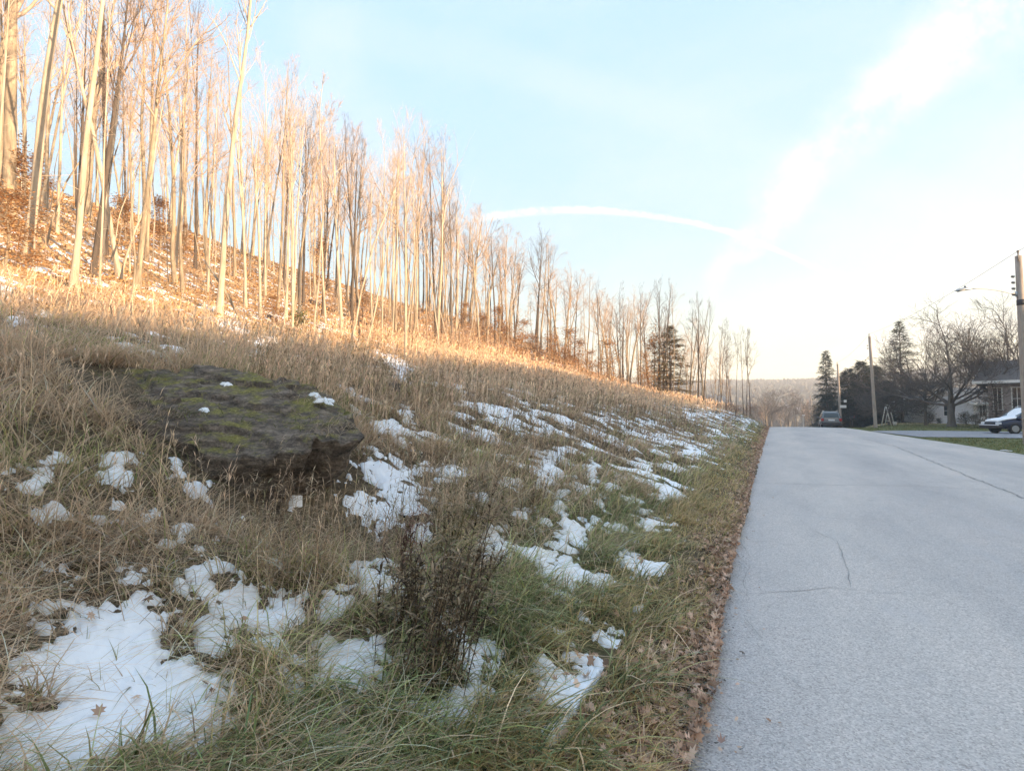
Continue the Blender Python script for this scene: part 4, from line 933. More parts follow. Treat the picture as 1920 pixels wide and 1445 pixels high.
# beech saplings that keep their orange leaves
def leafy_meshes(seed, H, Wd, n, pal, size, trunk_mat, leafm, low=.12, drop=0.0):
    rs = np.random.default_rng(seed); T = TubeBag(); bagl = Bag()
    P0, _ = wander((0, 0, 0), (0, 0, 1), H, 10, .05, .02, rs); T.tube(P0, H * .011 + .01, .01, 6); ends = []
    for k in range(22):
        i = rs.integers(1, 10); a = rs.uniform(0, 6.28); L = Wd * rs.uniform(.5, 1) * (1.15 - i / 12)
        B_, _ = wander(P0[i], (math.cos(a), math.sin(a), rs.uniform(.1, .5)), L, 5, .12, .0, rs); T.tube(B_, .014, .005, 4); ends += [B_[q] for q in range(1, 6)]
    ends = np.array(ends); ends = ends[ends[:, 2] > low * H]; idx = rs.integers(0, len(ends), n)
    C_ = ends[idx] + rs.normal(0, Wd * .13, (n, 3)); az = rs.uniform(0, 6.28, n)
    bagl.add(ribbons(C_, rs.uniform(.7, 1.3, n) * size, az, rs.uniform(.6, 1.8, n), rs.uniform(0, .5, n), rs.uniform(.5, .8, n) * size, pick(pal, n, .2), 2))
    return T.mesh('trunk', trunk_mat), mk_mesh('dead_foliage', np.concatenate(bagl.V), np.concatenate(bagl.L), np.concatenate(bagl.S), leafm, np.concatenate(bagl.C))
BEECH = [(.56, .31, .14), (.62, .38, .19), (.48, .24, .10), (.66, .45, .26)]
beech_p = [leafy_meshes(50 + k, 4.5, 1.7, 2400, BEECH, .13, BK['brown'], leaf_m) for k in range(3)]
def beech(px, py, h, lab, group=None, wide=1.0, far=None):
    p, t = ground_at(px, py); k = len([1 for o in S.objects if o.name.startswith('beech_sapling')]) % 3
    o = empty('beech_sapling', (p[0], p[1], T1(p[0], p[1]) - .03), lab, 'sapling', group); link('trunk', beech_p[k][0], o); link('dead_foliage', beech_p[k][1], o)
    o.scale = (h / 4.5 * wide, h / 4.5 * wide, h / 4.5); o.rotation_euler.z = random.uniform(0, 6.28)
beech(20, 420, 4.2, 'beech sapling full of bright orange leaves at the far left edge', wide=1.1)
beech(75, 385, 3.6, 'orange leaved beech sapling right behind the leftmost pale trunk', wide=1.2)
beech(10, 500, 2.4, 'low orange leaved sapling in front at the far left edge', wide=1.3)
beech(235, 455, 3.0, 'orange leaved sapling between the dark trunk and the straight brown one', wide=1.2)
beech(300, 470, 3.2, 'orange leaved sapling right of the straight brown trunk', wide=1.3)
beech(345, 480, 2.2, 'small russet sapling under the curving pale stem', wide=1.2)
beech(592, 560, 5.5, 'tall peach coloured sapling glowing between the trunks in mid wood', wide=.75)
beech(680, 600, 3.2, 'russet sapling behind the strongly leaning young tree', wide=1.0)
beech(510, 612, 1.3, 'low rusty sapling at the wood edge near the small green shrub', wide=1.6)
beech(1226, 742, 7.5, 'bright orange beech glowing in the sun right of the snowy bank', wide=.85)
beech(1208, 744, 3.6, 'low reddish beech left of the bright orange one', wide=1.0)
for k_, (px, py, h) in enumerate(((870, 620, 3), (905, 640, 3.2), (940, 655, 4.4), (980, 672, 3.8), (1040, 690, 4), (1085, 705, 3.8), (1145, 728, 4.5), (1000, 668, 2.8), (1060, 697, 4.6), (1105, 712, 3))):
    beech(px, py, h, 'russet leaved sapling in the thicket along the crest', 'russet saplings along the crest', 1.3)
# undergrowth of twigs and clinging leaves: nobody could count it
bag = Bag()
def under(n, y0, y1, d0, d1, h0, h1, pal, leafpal, nl):
    y = RNG.uniform(y0, y1, n); d = front(y) + RNG.uniform(d0, d1, n); x = xleft(y) - d; keep = fbm(x / 2.5, y / 2.5, 471, 3) > .44; x, y = x[keep], y[keep]; M = len(x); r = np.hypot(x, y)
    P = np.stack([x, y, terrain(x, y) - .02], -1); L = RNG.uniform(h0, h1, M); az = RNG.uniform(0, 6.28, M); ln = np.abs(RNG.normal(.12, .15, M)); dr = RNG.uniform(0, .2, M); w = np.maximum(.008, r * .0007); c = pick(pal, M)
    bag.add(ribbons(P, L, az, ln, dr, w, c, 4))
    for q in range(5):
        s_ = RNG.uniform(.3, .9, M); hh = L * (np.sin(ln) * s_ + dr * s_ ** 2 * .55); v = L * (np.cos(ln) * s_ - dr * s_ ** 2 * .62)
        bag.add(ribbons(P + np.stack([np.cos(az) * hh, np.sin(az) * hh, v], -1), L * RNG.uniform(.15, .35, M), RNG.uniform(0, 6.3, M), RNG.uniform(.3, .9, M), RNG.uniform(0, .2, M), w * .6, c, 2))
    for q in range(nl):
        s_ = RNG.uniform(.15, 1.0, M); hh = L * (np.sin(ln) * s_ + dr * s_ ** 2 * .55) + RNG.normal(0, .12, M); v = L * (np.cos(ln) * s_ - dr * s_ ** 2 * .62)
        bag.add(ribbons(P + np.stack([np.cos(az) * hh + RNG.normal(0, .15, M), np.sin(az) * hh, v], -1), np.maximum(.07, r * .0035), RNG.uniform(0, 6.3, M), RNG.uniform(.6, 1.8, M), RNG.uniform(0, .4, M), np.maximum(.05, r * .0022), pick(leafpal, M, .2), 2))
TW = [(.34, .24, .18), (.28, .20, .16), (.40, .30, .22)]
under(2600, 26, 92, -2, 9, .8, 2.6, TW, BEECH, 3)
under(1500, -12, 30, 0, 22, .5, 1.6, TW, BEECH, 4)
bag.build('undergrowth', leaf_m, kind='stuff')
# green shrub at the wood edge, yellow-green one upslope
GREENS = [(.10, .14, .05), (.16, .19, .07), (.22, .22, .09)]
shr = leafy_meshes(77, .9, .5, 500, GREENS, .07, BK['brown'], leaf_m, .05)
for (px, py, h, lab) in ((562, 640, 1.1, 'small yellow green shrub at the wood edge by the bumpy pale trunk'), (232, 395, 1.6, 'dark green young evergreen shrub far up between the trunks')):
    p, t = ground_at(px, py); o = empty('shrub', (p[0], p[1], T1(p[0], p[1])), lab, 'shrub'); link('stem', shr[0], o); link('foliage', shr[1], o); o.scale = (h / .9,) * 3
# brush bush by the road end
bb = leafy_meshes(78, 1.5, 1.5, 1500, [(.30, .17, .14), (.38, .22, .17), (.24, .13, .11), (.45, .30, .22)], .07, BK['brown'], leaf_m, .02)
p, t = ground_at(1412, 790); o = empty('bush', (p[0] - .1, p[1], T1(p[0], p[1])), 'rounded reddish brown bush on the verge where the road tops the rise', 'bush'); link('stem', bb[0], o); link('foliage', bb[1], o)
o.scale = (.95, .95, 1.0)
p, t = ground_at(1380, 785); o = empty('bush', (p[0], p[1], T1(p[0], p[1])), 'paler dry bush left of the rounded reddish one at the end of the bank', 'bush'); link('stem', bb[0], o); link('foliage', bb[1], o); o.scale = (1.1, 1.1, .75); o.rotation_euler.z = 2
# fallen logs
def log(pts, r, lab):
    w = [np.array([*hit(px, py)[0]]) for px, py in pts]; b0 = w[0]; mb = MB()
    P_ = []
    for a, c_ in zip(w[:-1], w[1:]):
        for k in range(5): P_.append(a + (c_ - a) * k / 5)
    P_.append(w[-1]); P_ = [np.array([q[0], q[1], T1(q[0], q[1]) + r * .6]) - b0 for q in P_]
    mb.tube(P_, [r * (1 - .5 * i / len(P_)) for i in range(len(P_))], 8); mb.build('fallen_log', BK['dark'], None, True, label=lab, cat='log', loc=tuple(b0))
log([(580, 568), (640, 592), (690, 612)], .16, 'dark fallen log lying downhill across the leaf floor in mid wood')
log([(505, 598), (560, 628), (585, 634)], .12, 'fallen log at the wood edge beside the green shrub')
# leaning dead pole by the forked tree
p, t = hit(455, 605); a = np.array(p); b2 = at(385, 490, t + .3); mb = MB(); mb.tube([a * 0, (b2 - a) * .5 + [0, 0, .1], b2 - a], [.06, .05, .03], 7)
mb.build('leaning_dead_pole', BK['brown'], None, True, label='dead pole leaning left from the snow below the tall forked pale tree', cat='dead branch', loc=tuple(a))
# small dark stump right behind the boulder corner
p, t = hit(738, 742); mb = MB(); rs_ = np.random.default_rng(4); pts_ = [(0, 0, -.1), (.02, .01, .1), (.03, .0, .22), (.03, .02, .27)]; mb.tube(pts_, [.13, .11, .115, .05], 11)
mb.build('tree_stump', BK['dark'], None, True, label='small dark rotten stump in the grass behind the right corner of the boulder', cat='stump', loc=(p[0], p[1], T1(p[0], p[1])))

# ------------------------------------------------------------------ evergreens
needle = attr_mat('needles', .8, .15, .1)
def conifer(seed, H, Wd, whorls, per, sprays, pal, sparse=1.0, droop=.25, low=.08, upt=0.0, size=.35, trunk_r=None, power=.85, wav=.2):
    rs = np.random.default_rng(seed); T = TubeBag(); bl = Bag(); tr = trunk_r or H * .013
    P0 = np.array([(rs.normal(0, .01) * H * .1, rs.normal(0, .01) * H * .1, H * k / 12) for k in range(13)]); T.tube(P0, tr, .02, 8)
    CP = []; CA = []; CS = []
    for k in range(whorls):
        s_ = low + (1 - low) * (k + rs.random() * .6) / whorls; z = s_ * H
        for q in range(per):
            if rs.random() > sparse: continue
            a = rs.uniform(0, 6.28); L = Wd * (1 - s_) ** power * rs.uniform(1 - wav, 1 + wav) + .12
            B_, _ = wander((0, 0, z), (math.cos(a), math.sin(a), upt + .25 * s_), L, 6, .05, -droop * .25, rs); T.tube(B_, .03 * (1 - s_) + .012, .006, 4)
            m_ = max(3, int(sprays * (L / Wd + .25)))
            f = rs.uniform(.18, 1.0, m_); seg = f * 6; i = np.minimum(seg.astype(int), 5); pt = B_[i] + (B_[i + 1] - B_[i]) * (seg - i)[:, None]
            CP.append(pt + rs.normal(0, .05, (m_, 3)) + np.stack([np.zeros(m_), np.zeros(m_), rs.normal(-.05, size * .22, m_)], -1)); CA.append(a + rs.choice([-1, 1], m_) * rs.uniform(.3, 1.2, m_)); CS.append(np.full(m_, 1.0) * (1.2 - .5 * f))
    CP = np.concatenate(CP); CA = np.concatenate(CA); CS = np.concatenate(CS); M = len(CP)
    bl.add(ribbons(CP, size * CS * rs.uniform(.6, 1.3, M), CA, rs.uniform(1.1, 1.9, M), rs.uniform(0, .6, M), size * .30 * rs.uniform(.6, 1.4, M), pick(pal, M, .2), 2, None, CA * 0 + rs.uniform(0, 6.3, M)))
    return T.mesh('trunk', BK['dark']), mk_mesh('foliage', np.concatenate(bl.V), np.concatenate(bl.L), np.concatenate(bl.S), needle, np.concatenate(bl.C))
def put(name, ms, loc, lab, cat='tree', group=None, sc=1, rz=0, parts=('trunk', 'foliage')):
    o = empty(name, loc, lab, cat, group, rz); link(parts[0], ms[0], o); link(parts[1], ms[1], o); o.scale = (sc, sc, sc) if np.isscalar(sc) else sc; return o
def at_ground(px, t):
    """world point under pixel column px at depth t"""
    q = at(px, 772, t); return (q[0], q[1], T1(q[0], q[1]))
def hgt(py_top, t, z): return CAMZ + (772 - py_top) / 1000 * t - z
SPR = [(.05, .075, .05), (.07, .095, .06), (.035, .055, .04), (.09, .11, .075)]
q = at_ground(1551, 84); H_ = hgt(656, 84, q[2]); put('spruce', conifer(5, H_, 3.0, 34, 9, 34, SPR, .92, .3, .12, 0, .5, wav=.3), q, 'pointed dark spruce left of the pole, standing behind the parked car')
q = at_ground(1692, 72); H_ = hgt(601, 72, q[2]); put('spruce', conifer(6, H_, 4.6, 36, 8, 34, SPR, .85, .12, .12, .12, .5, power=.9, wav=.3), q, 'tall feathery conifer with upswept tips left of the wide bare tree')
DKG = [(.035, .055, .045), (.05, .075, .055), (.028, .045, .038), (.06, .08, .06)]
ev = [conifer(20 + k, 9.5, 3.3, 28, 11, 40, DKG, .95, .3, .02, .05, .62, power=.55, wav=.35) for k in range(3)]
for k_, (px, t, top, w_, lab) in enumerate(((1555, 88, 735, .9, 'low dense evergreen filling in under the pointed spruce'), (1592, 80, 690, 1.0, 'broad dark evergreen directly right of the pole behind the car'), (1618, 78, 676, 1.0, 'middle tall evergreen of the dark screen between the two poles'),
                                            (1642, 80, 685, 1.05, 'dark evergreen behind the second pole'), (1606, 74, 720, .9, 'lower dark evergreen in front of the screen behind the mailbox'), (1662, 84, 712, 1.0, 'shorter evergreen at the right end of the dark screen'), (1635, 73, 728, .8, 'low bushy evergreen at the foot of the second pole'))):
    q = at_ground(px, t); H_ = hgt(top, t, q[2]); put('evergreen', ev[k_ % 3], (q[0], q[1], q[2] - .1), lab, 'tree', 'dark evergreens behind the poles', (w_, w_, H_ / 9.5), rz=k_ * 1.3)
q, tq = ground_at(1268, 752); pine = conifer(31, 12, 3.6, 28, 9, 40, [(.24, .19, .08), (.17, .17, .075), (.34, .21, .10)], .8, .15, .12, .05, .5, wav=.4, power=.7)  # needle greens shifted to orange, low sunlight painted into the colour
put('pine', pine, (q[0] - 1, q[1] + 3, T1(q[0] - 1, q[1] + 3)), 'bushy green pine on the crest left of the cabin, lit from the right', sc=(.8, .8, ((752 - 618) / 1000 * tq + .8) / 12))

# ------------------------------------------------------------------ bare trees on the right
def maple(seed, H, r0, spreadk, kind='grey', nlimb=9, bole=.17, tw=.010):
    rs = np.random.default_rng(seed); T = TubeBag(); C = TubeBag(); B0 = H * bole
    P0 = np.array([(0, 0, 0), (.02, 0, B0 * .3), (.0, .03, B0 * .7), (.04, .0, B0), (.06, .1, B0 * 1.5), (.1, .1, H * .45)]); T.tube(P0, 0, np.array([r0 * 1.35, r0, r0 * .93, r0 * .98, r0 * .7, r0 * .3]), 10)
    def limb(p, d, L, r, lvl):
        n = 8 if lvl < 2 else 5; P, e = wander(p, d, L, n, .12 if lvl else .10, .045, rs); C.tube(P, r, max(tw * .6, r * .28), 7 if lvl == 0 else (5 if lvl == 1 else 3))
        if lvl < 3:
            for q in range([10, 8, 6][lvl]):
                i = rs.integers(2, n + 1); dq = P[i] - P[i - 1]; dq /= np.linalg.norm(dq)
                limb(P[i], side_dir(dq, rs.uniform(.4, .95), rs), L * rs.uniform(.38, .62), max(r * rs.uniform(.35, .5), tw * .7), lvl + 1)
    for k in range(nlimb):
        a = 6.28 * k / nlimb + rs.normal(0, .3); up_ = rs.uniform(.3, 1.6) if k % 2 else rs.uniform(.15, .6)
        z = B0 * rs.uniform(.85, 1.5); d = np.array([math.cos(a), math.sin(a), up_]); d /= np.linalg.norm(d); limb((.05, .05, z), d, H * .52 * spreadk * rs.uniform(.8, 1.1), r0 * rs.uniform(.32, .5), 0)
    limb((.1, .1, H * .42), np.array([.05, .05, 1.]), H * .5, r0 * .32, 0)
    return T.mesh('trunk', BK[kind]), C.mesh('crown', TWIG[kind])
q = at_ground(1783, 53); mm = maple(3, 11.2, .32, 1.15, tw=.013); put('bare_tree', mm, q, 'wide low branching bare tree on the lawn in front of the white house', parts=('trunk', 'crown'))
q = at_ground(1880, 46); o = put('bare_tree', maple(9, 11.5, .26, 1.0, tw=.009), (q[0] + 2.2, q[1] + 6, q[2]), 'bare tree arching over the right hand house roof', parts=('trunk', 'crown'))
q = at_ground(1668, 62); o = put('bare_tree', maple(12, 7.2, .22, .85, bole=.12), q, 'dark low yard tree dividing near the ground beside the swing frame', parts=('trunk', 'crown'))
q = at_ground(1735, 58); mb_ = MB(); 
o = put('bare_tree', maple(15, 10, .14, .7, bole=.25), (q[0], q[1], q[2]), 'slim yard tree with a pale foot between the two houses and the second pole', parts=('trunk', 'crown'))
# bare wood behind the houses
k = 0
for n_ in range(400):
    px = random.uniform(1625, 1990); t = random.uniform(88, 150)
    q = at_ground(px, t)
    if k >= 46: break
    k += 1; tree_at(q[0], q[1], random.uniform(7, 10.5) * (1 if px > 1700 else .85), random.choice(['dark_mid', 'dark_mid2', 'dark_crook', 'dark_crook2', 'dark_slim', 'dark_mid3']), 'greyish bare tree in the wood behind the houses', 'bare wood behind the houses', thick=random.uniform(1.3, 2.2))
k = 0
for n_ in range(34):
    px = random.uniform(1432, 1535) if n_ > 5 else random.uniform(1415, 1445); t = random.uniform(100, 165) ; q = at_ground(px, t)
    top = 1.5 + (772 - random.uniform(738, 772)) / 1000 * t
    tree_at(q[0], q[1], max(2.5, top - q[2]), random.choice(['grey_mid', 'grey_crook', 'brown_mid2', 'grey_mid2']), 'low greyish bare tree down the hill beyond the top of the road', 'trees down the hill beyond the road', thick=random.uniform(1.5, 2.6))

# ------------------------------------------------------------------ far wooded hill and the village in the valley
bag = Bag(); M = 30000; yy = 330 + 720 * RNG.random(M) ** .85; xx = yy * np.tan(np.radians(RNG.uniform(-26, 34, M))); zz = terrain(xx, yy)
hh = RNG.uniform(5, 13, M); cc = pick([(.10, .10, .09), (.08, .085, .075), (.12, .115, .10), (.06, .072, .06), (.12, .11, .10)], M, .15) * (.7 + .6 * fbm(xx / 50, yy / 50, 5, 3))[:, None]
for q in range(2):
    bag.add(ribbons(np.stack([xx, yy, zz], -1), hh, RNG.uniform(0, 6.3, M), RNG.uniform(0, .2, M), RNG.uniform(0, .2, M), hh * RNG.uniform(.5, .9, M), cc, 3, None, np.full(M, q * 1.57) + RNG.normal(0, .3, M)))
bag.build('far_wood', attr_mat('far_wood', .95, .05), kind='stuff')
wallm = noisy('painted_siding', (.58, .58, .60), (.68, .68, .70), 2); roofm = noisy('asphalt_shingle', (.14, .13, .13), (.24, .225, .22), 14, sc3=(1, 1, 3)); glassm = mat('window_glass', (.03, .035, .04), .08, 0, .6); trimm = mat('white_trim', (.72, .72, .72), .6)
tanroof = noisy('tan_shingle', (.24, .20, .17), (.36, .31, .27), 14, sc3=(1, 1, 3)); brickm = noisy('tan_siding', (.42, .38, .34), (.52, .48, .43), 3)
def house(name, loc, rz, L, D, hw, hr, wm, rm_, lab, over=.4, wins=(), doors=(), garage=None, chim=None, simple=False, cat='house'):
    """long side L along local x, gable ends at +-L/2; windows: (side, u, z, w, h)"""
    o = empty(name, loc, lab, cat, None, rz); mb = MB()
    mb.extr([(-D / 2, -.4), (D / 2, -.4), (D / 2, hw), (0, hw + hr), (-D / 2, hw)], -L / 2, L / 2, 'x'); mb.build('wall', wm, o)
    k = hr / (D / 2); e = over; th_ = .14; mr = MB()
    for s_ in (-1, 1):
        mr.extr([(s_ * 0, hw + hr + .02), (s_ * (D / 2 + e), hw - e * k + .02), (s_ * (D / 2 + e), hw - e * k + th_ + .02), (0, hw + hr + th_ + .04)][::s_], -L / 2 - e, L / 2 + e, 'x')
    r_ = mr.build('roof', rm_, o)
    if not simple:
        mt = MB()
        for s_ in (-1, 1):
            yv = s_ * (D / 2 + e + .02); mt.box(-L / 2 - e - .02, L / 2 + e + .02, min(yv, yv + s_ * .05), max(yv, yv + s_ * .05), hw - e * k - .06, hw - e * k + th_ + .05)
            for t_ in (-1, 1):
                xx_ = t_ * (L / 2 + e + .03); mt.extr([(0, hw + hr - .1), (s_ * (D / 2 + e), hw - e * k - .1), (s_ * (D / 2 + e), hw - e * k + th_ + .03), (0, hw + hr + th_ + .05)][::s_], min(xx_, xx_ - t_ * .04), max(xx_, xx_ - t_ * .04), 'x')
        mt.build('eave_trim', trimm, r_)
    if chim: MB().box(chim - .35, chim + .35, -.35, .35, hw + hr - .5, hw + hr + .9).build('chimney', brickm, r_)
    def wall_box(side, u0, z0_, w, h, dp, off):
        b_ = MB(); s_ = 1 if side in 'BR' else -1
        if side in 'FB': yv = s_ * (D / 2 + off); b_.box(u0 - w / 2, u0 + w / 2, min(yv, yv + s_ * dp), max(yv, yv + s_ * dp), z0_, z0_ + h)
        else: xv = s_ * (L / 2 + off); b_.box(min(xv, xv + s_ * dp), max(xv, xv + s_ * dp), u0 - w / 2, u0 + w / 2, z0_, z0_ + h)
        return b_
    for (sd, u0, z_, w, h) in wins:
        if simple: wall_box(sd, u0, z_, w, h, .03, .0).build('window', glassm, o); continue
        wn = wall_box(sd, u0, z_, w, h, .03, .0).build('window', glassm, o); fr = MB()
        for (du, dz, ww, h2) in ((-w / 2, 0, .08, h), (w / 2, 0, .08, h), (0, -.08, w + .16, .08), (0, h, w + .16, .08), (0, 0, .05, h), (0, h / 2 - .02, w, .04)):
            b_ = wall_box(sd, u0 + du, z_ + dz, ww, h2, .07, 0); fr.add(b_.v, b_.f)
        fr.build('frame', trimm, wn)
    for (sd, u0, w, h, dm_) in doors:
        dn = wall_box(sd, u0, 0, w, h, .05, 0).build('door', dm_, o); fr = MB()
        for (du, dz, ww, h2) in ((-w / 2 - .05, 0, .1, h + .1), (w / 2 + .05, 0, .1, h + .1), (0, h, w + .2, .1)): b_ = wall_box(sd, u0 + du, dz, ww, h2, .08, 0); fr.add(b_.v, b_.f)
        fr.build('frame', trimm, dn)
    return o
lav = noisy('lavender_siding', (.46, .46, .52), (.54, .53, .59), 2); doorm = mat('door_paint', (.30, .28, .27), .5); gdoor = noisy('garage_door', (.60, .60, .62), (.66, .66, .67), 2, sc3=(1, 1, 8)); lapm = noisy('white_lap_siding', (.62, .62, .60), (.72, .71, .68), 1.5, sc3=(1, 1, 12))
q = at_ground(1764, 76); house('house', (q[0], q[1], q[2]), R(25), 8.5, 5.6, 2.5, 1.2, lapm, roofm, 'small white lap sided house behind the wide bare tree', wins=(('F', -2.9, 1.1, .7, 1.2), ('F', .3, 1.1, 1.2, 1.1), ('F', 2.6, 1.1, .8, 1.1), ('L', .9, 1.1, .8, 1.1)), doors=(('F', -1.5, .9, 2.05, doorm),), chim=1.0)
q = at_ground(1714, 80); house('house', (q[0], q[1], q[2]), R(64), 6.5, 6.0, 2.6, 1.0, lav, roofm, 'pale lavender grey house left of the white one, its wall facing the street', wins=(('F', -1.7, 1.1, 1.0, 1.1), ('F', 1.9, 1.1, .8, 1.0), ('L', -1.2, 1.1, 1.1, 1.1)), doors=(('L', 1.4, 2.2, 2.0, gdoor),))
q = at_ground(1822, 66); house('house', (q[0] + 2.2, q[1] + 2, q[2]), R(28), 10.5, 7, 2.6, 1.7, wallm, tanroof, 'pale house with a low tan shingle roof right of the wide bare tree', wins=(('F', -4.2, 1.0, .8, 1.2), ('F', -2.4, 1.0, 1.2, 1.2), ('F', .6, 1.0, 1.3, 1.2), ('L', 0, 1.0, 1.2, 1.2)), doors=(('F', 2.6, .9, 2.05, doorm),), over=.55)
# the right hand house: raised, deep eave, light panel between dark windows
panel = noisy('grey_panel', (.40, .42, .42), (.50, .52, .52), 4); stone = noisy('pink_grey_stone', (.28, .24, .24), (.42, .37, .36), 3.5, detail=6)
q = at_ground(1912, 47); hz_ = q[2]
house('house', (q[0] + 5.7, q[1] + 1.5, hz_), R(-26), 13, 8, 4.45, 1.7, stone, roofm, 'large house with pale eave and tall dark windows behind the snowy blue car', over=.9,
      wins=(('F', -5.85, 1.7, .6, 1.9), ('F', -4.55, 1.7, .7, 1.9), ('F', -2.2, 1.9, 1.0, 1.7), ('F', 1.4, 1.9, 1.6, 1.7), ('L', -1.5, 1.8, 1.6, 1.8), ('L', 2.0, 1.8, 1.0, 1.8)), doors=(('F', 3.8, 1.0, 2.1, doorm),))
for k_, (px, t, w_, rz_, lab) in enumerate(((1444, 360, 9, 20, 'tiny grey roofed house leftmost of those down in the valley'), (1462, 400, 11, -10, 'long pale house in the middle of the distant valley village'), (1478, 350, 8, 40, 'small white house on the right of the distant village'), (1470, 440, 9, 5, 'far pale house highest up in the distant village'), (1452, 430, 8, -30, 'small house up behind the leftmost distant one'), (1490, 420, 10, 15, 'distant house farthest right beyond the top of the road'))):
    q = at_ground(px, t); zt = max(q[2], CAMZ + (772 - (786 - k_ * 3)) / 1000 * t - 3)
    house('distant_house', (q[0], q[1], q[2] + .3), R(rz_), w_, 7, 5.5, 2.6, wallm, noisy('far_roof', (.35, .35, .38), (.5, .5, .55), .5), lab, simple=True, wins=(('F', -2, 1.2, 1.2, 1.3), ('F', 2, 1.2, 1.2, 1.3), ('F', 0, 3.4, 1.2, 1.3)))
# cabin beyond the crest on the left
cab = noisy('cabin_wall', (.30, .23, .16), (.40, .31, .22), 5); cabr = noisy('cabin_roof', (.34, .30, .26), (.46, .42, .38), 8)
q = at(1312, 742, 90); zc_ = T1(q[0], q[1]); house('cabin', (q[0], q[1], q[2] - 4.15), R(38), 7.5, 4.6, 3.1, 1.0, cab, cabr, 'low roofed cabin sunk behind the crest of the bank, its right roof slope in sun', over=.35, wins=(('F', 1.8, 1.5, .8, .9), ('L', 0, 1.5, .8, .9)), doors=(('F', -1.5, .9, 2.0, doorm),), cat='cabin')

# shrubs and hedges on the right
hed = [(.05, .07, .035), (.08, .09, .05), (.10, .09, .06)]; hb = leafy_meshes(90, 1.2, .9, 1600, hed, .09, BK['dark'], leaf_m, .0)
pnk = leafy_meshes(91, 2.6, 1.3, 1400, [(.26, .2, .18), (.32, .25, .22), (.20, .15, .14), (.14, .14, .10)], .08, BK['dark'], leaf_m, .02)
for (px, t, s_, m_, lab) in ((1740, 66, 1.1, hb, 'dark rounded shrub in front of the white house wall'), (1812, 60, 1.2, hb, 'low dark hedge bush right of the wide bare tree trunk'), (1828, 58, 1.0, hb, 'second low dark bush beside the hedge bush near the tan house'), (1762, 66, .6, hb, 'small dark shrub at the foot of the white house, left of the wide tree'),
                             (1848, 49, 1.15, pnk, 'tangled greyish pink shrub between the tan house and the large right hand house'), (1866, 46, .95, pnk, 'smaller tangled shrub behind the nose of the snowy blue car'), (1836, 54, .8, pnk, 'thin twiggy shrub in front of the tan house'), (1672, 68, .8, hb, 'low dark shrub beside the swing frame'), (1868, 47, 1.6, pnk, 'tall twiggy shrub against the left corner of the large right hand house'), (1895, 44, .8, hb, 'dark green bush behind the snowy blue car')):
    q = at_ground(px, t); put('shrub', m_, q, lab, 'shrub', None, (s_ * 1.2, s_ * 1.2, s_), random.uniform(0, 6), ('stem', 'foliage'))

# ------------------------------------------------------------------ utility poles, lamp, wires
pole_m = bark('pole_wood', (.26, .22, .19), (.40, .35, .31), 9); steel = mat('galvanised_steel', (.42, .44, .46), .45, .7); ceram = mat('insulator', (.25, .22, .2), .3); dkband = mat('dark_band', (.05, .05, .06), .6)
def pole(px, t, top_py, r, lab, leanv=(0, 0), insul=4, base_dark=True, stubs=True):
    q = at_ground(px, t); h = hgt(top_py, t, q[2]); o = empty('utility_pole', q, lab, 'utility pole', 'wooden utility poles along the road')
    P_ = [np.array([leanv[0] * z, leanv[1] * z, z]) for z in (-.3, 0, h * .3, h * .6, h)]
    mb = MB(); mb.tube(P_, [r * 1.08, r * 1.05, r * .95, r * .85, r * .72], 14); mb.build('pole', pole_m, o, True)
    top = P_[-1]; mi = MB(); mi.tube([top + [-.05, -.14, -.25], top + [-.05, -.14, .12]], .03, 6); mi.tube([top + [-.05, -.14, .12], top + [-.05, -.14, .20], top + [-.05, -.14, .24]], [.035, .06, .02], 8); mi.build('top_insulator', ceram, o, True)
    for k in range(insul):
        z = h - .9 - k * .28; c_ = np.array([leanv[0] * z - .14 * 0 - r * .9, leanv[1] * z, z]); mi = MB(); mi.tube([c_ + [-.02, 0, -.05], c_ + [-.10, 0, -.03], c_ + [-.14, 0, 0]], [.05, .06, .03], 8); mi.build('insulator', ceram, o, True)
    return o, np.array(q), h, top
po1, q1, h1, top1 = pole(1925, 24.2, 476, .17, 'nearest wooden utility pole, carrying the street lamp, at the right edge', (-.004, .0))
po2, q2, h2, top2 = pole(1641, 53, 629, .16, 'bare grey utility pole on the lawn right of the mailbox', (-.028, .01), 2)
po3, q3, h3, top3 = pole(1576, 70, 682, .155, 'utility pole behind the parked car with two small white signs on it', (-.02, .0), 2)
po4, q4, h4, top4 = pole(1527, 118, 742, .15, 'small distant utility pole down the hill beyond the parked car, leaning left', (-.07, .0), 0)
mb = MB(); mb.tube([(-.02, 0, h1 * .735), (-.02, 0, h1 * .765)], .155, 14); mb.build('dark_band', dkband, po1, True)
# lamp arm and head on the nearest pole, reaching towards the road
zl = hgt(549, 24.2, q1[2]); dirv = -R0.copy(); a0 = np.array([-.012 * zl, 0, zl]) + dirv * .1
lam = empty('street_lamp', tuple(q1 + a0), 'cobra head street lamp on a curved arm reaching left from the nearest pole', 'street lamp')
mb = MB(); arm = [dirv * s_ + np.array([0, 0, z]) for s_, z in ((0, 0), (.45, .09), (.95, .19), (1.4, .245), (1.85, .26), (2.1, .25))]; mb.tube(arm, [.03, .028, .026, .025, .025, .025], 8); mb.build('arm', steel, lam, True)
mb = MB(); mb.tube([np.array([0, 0, -.12]), np.array([0, 0, .12])], .05, 8); mb.build('mount', steel, lam, True)
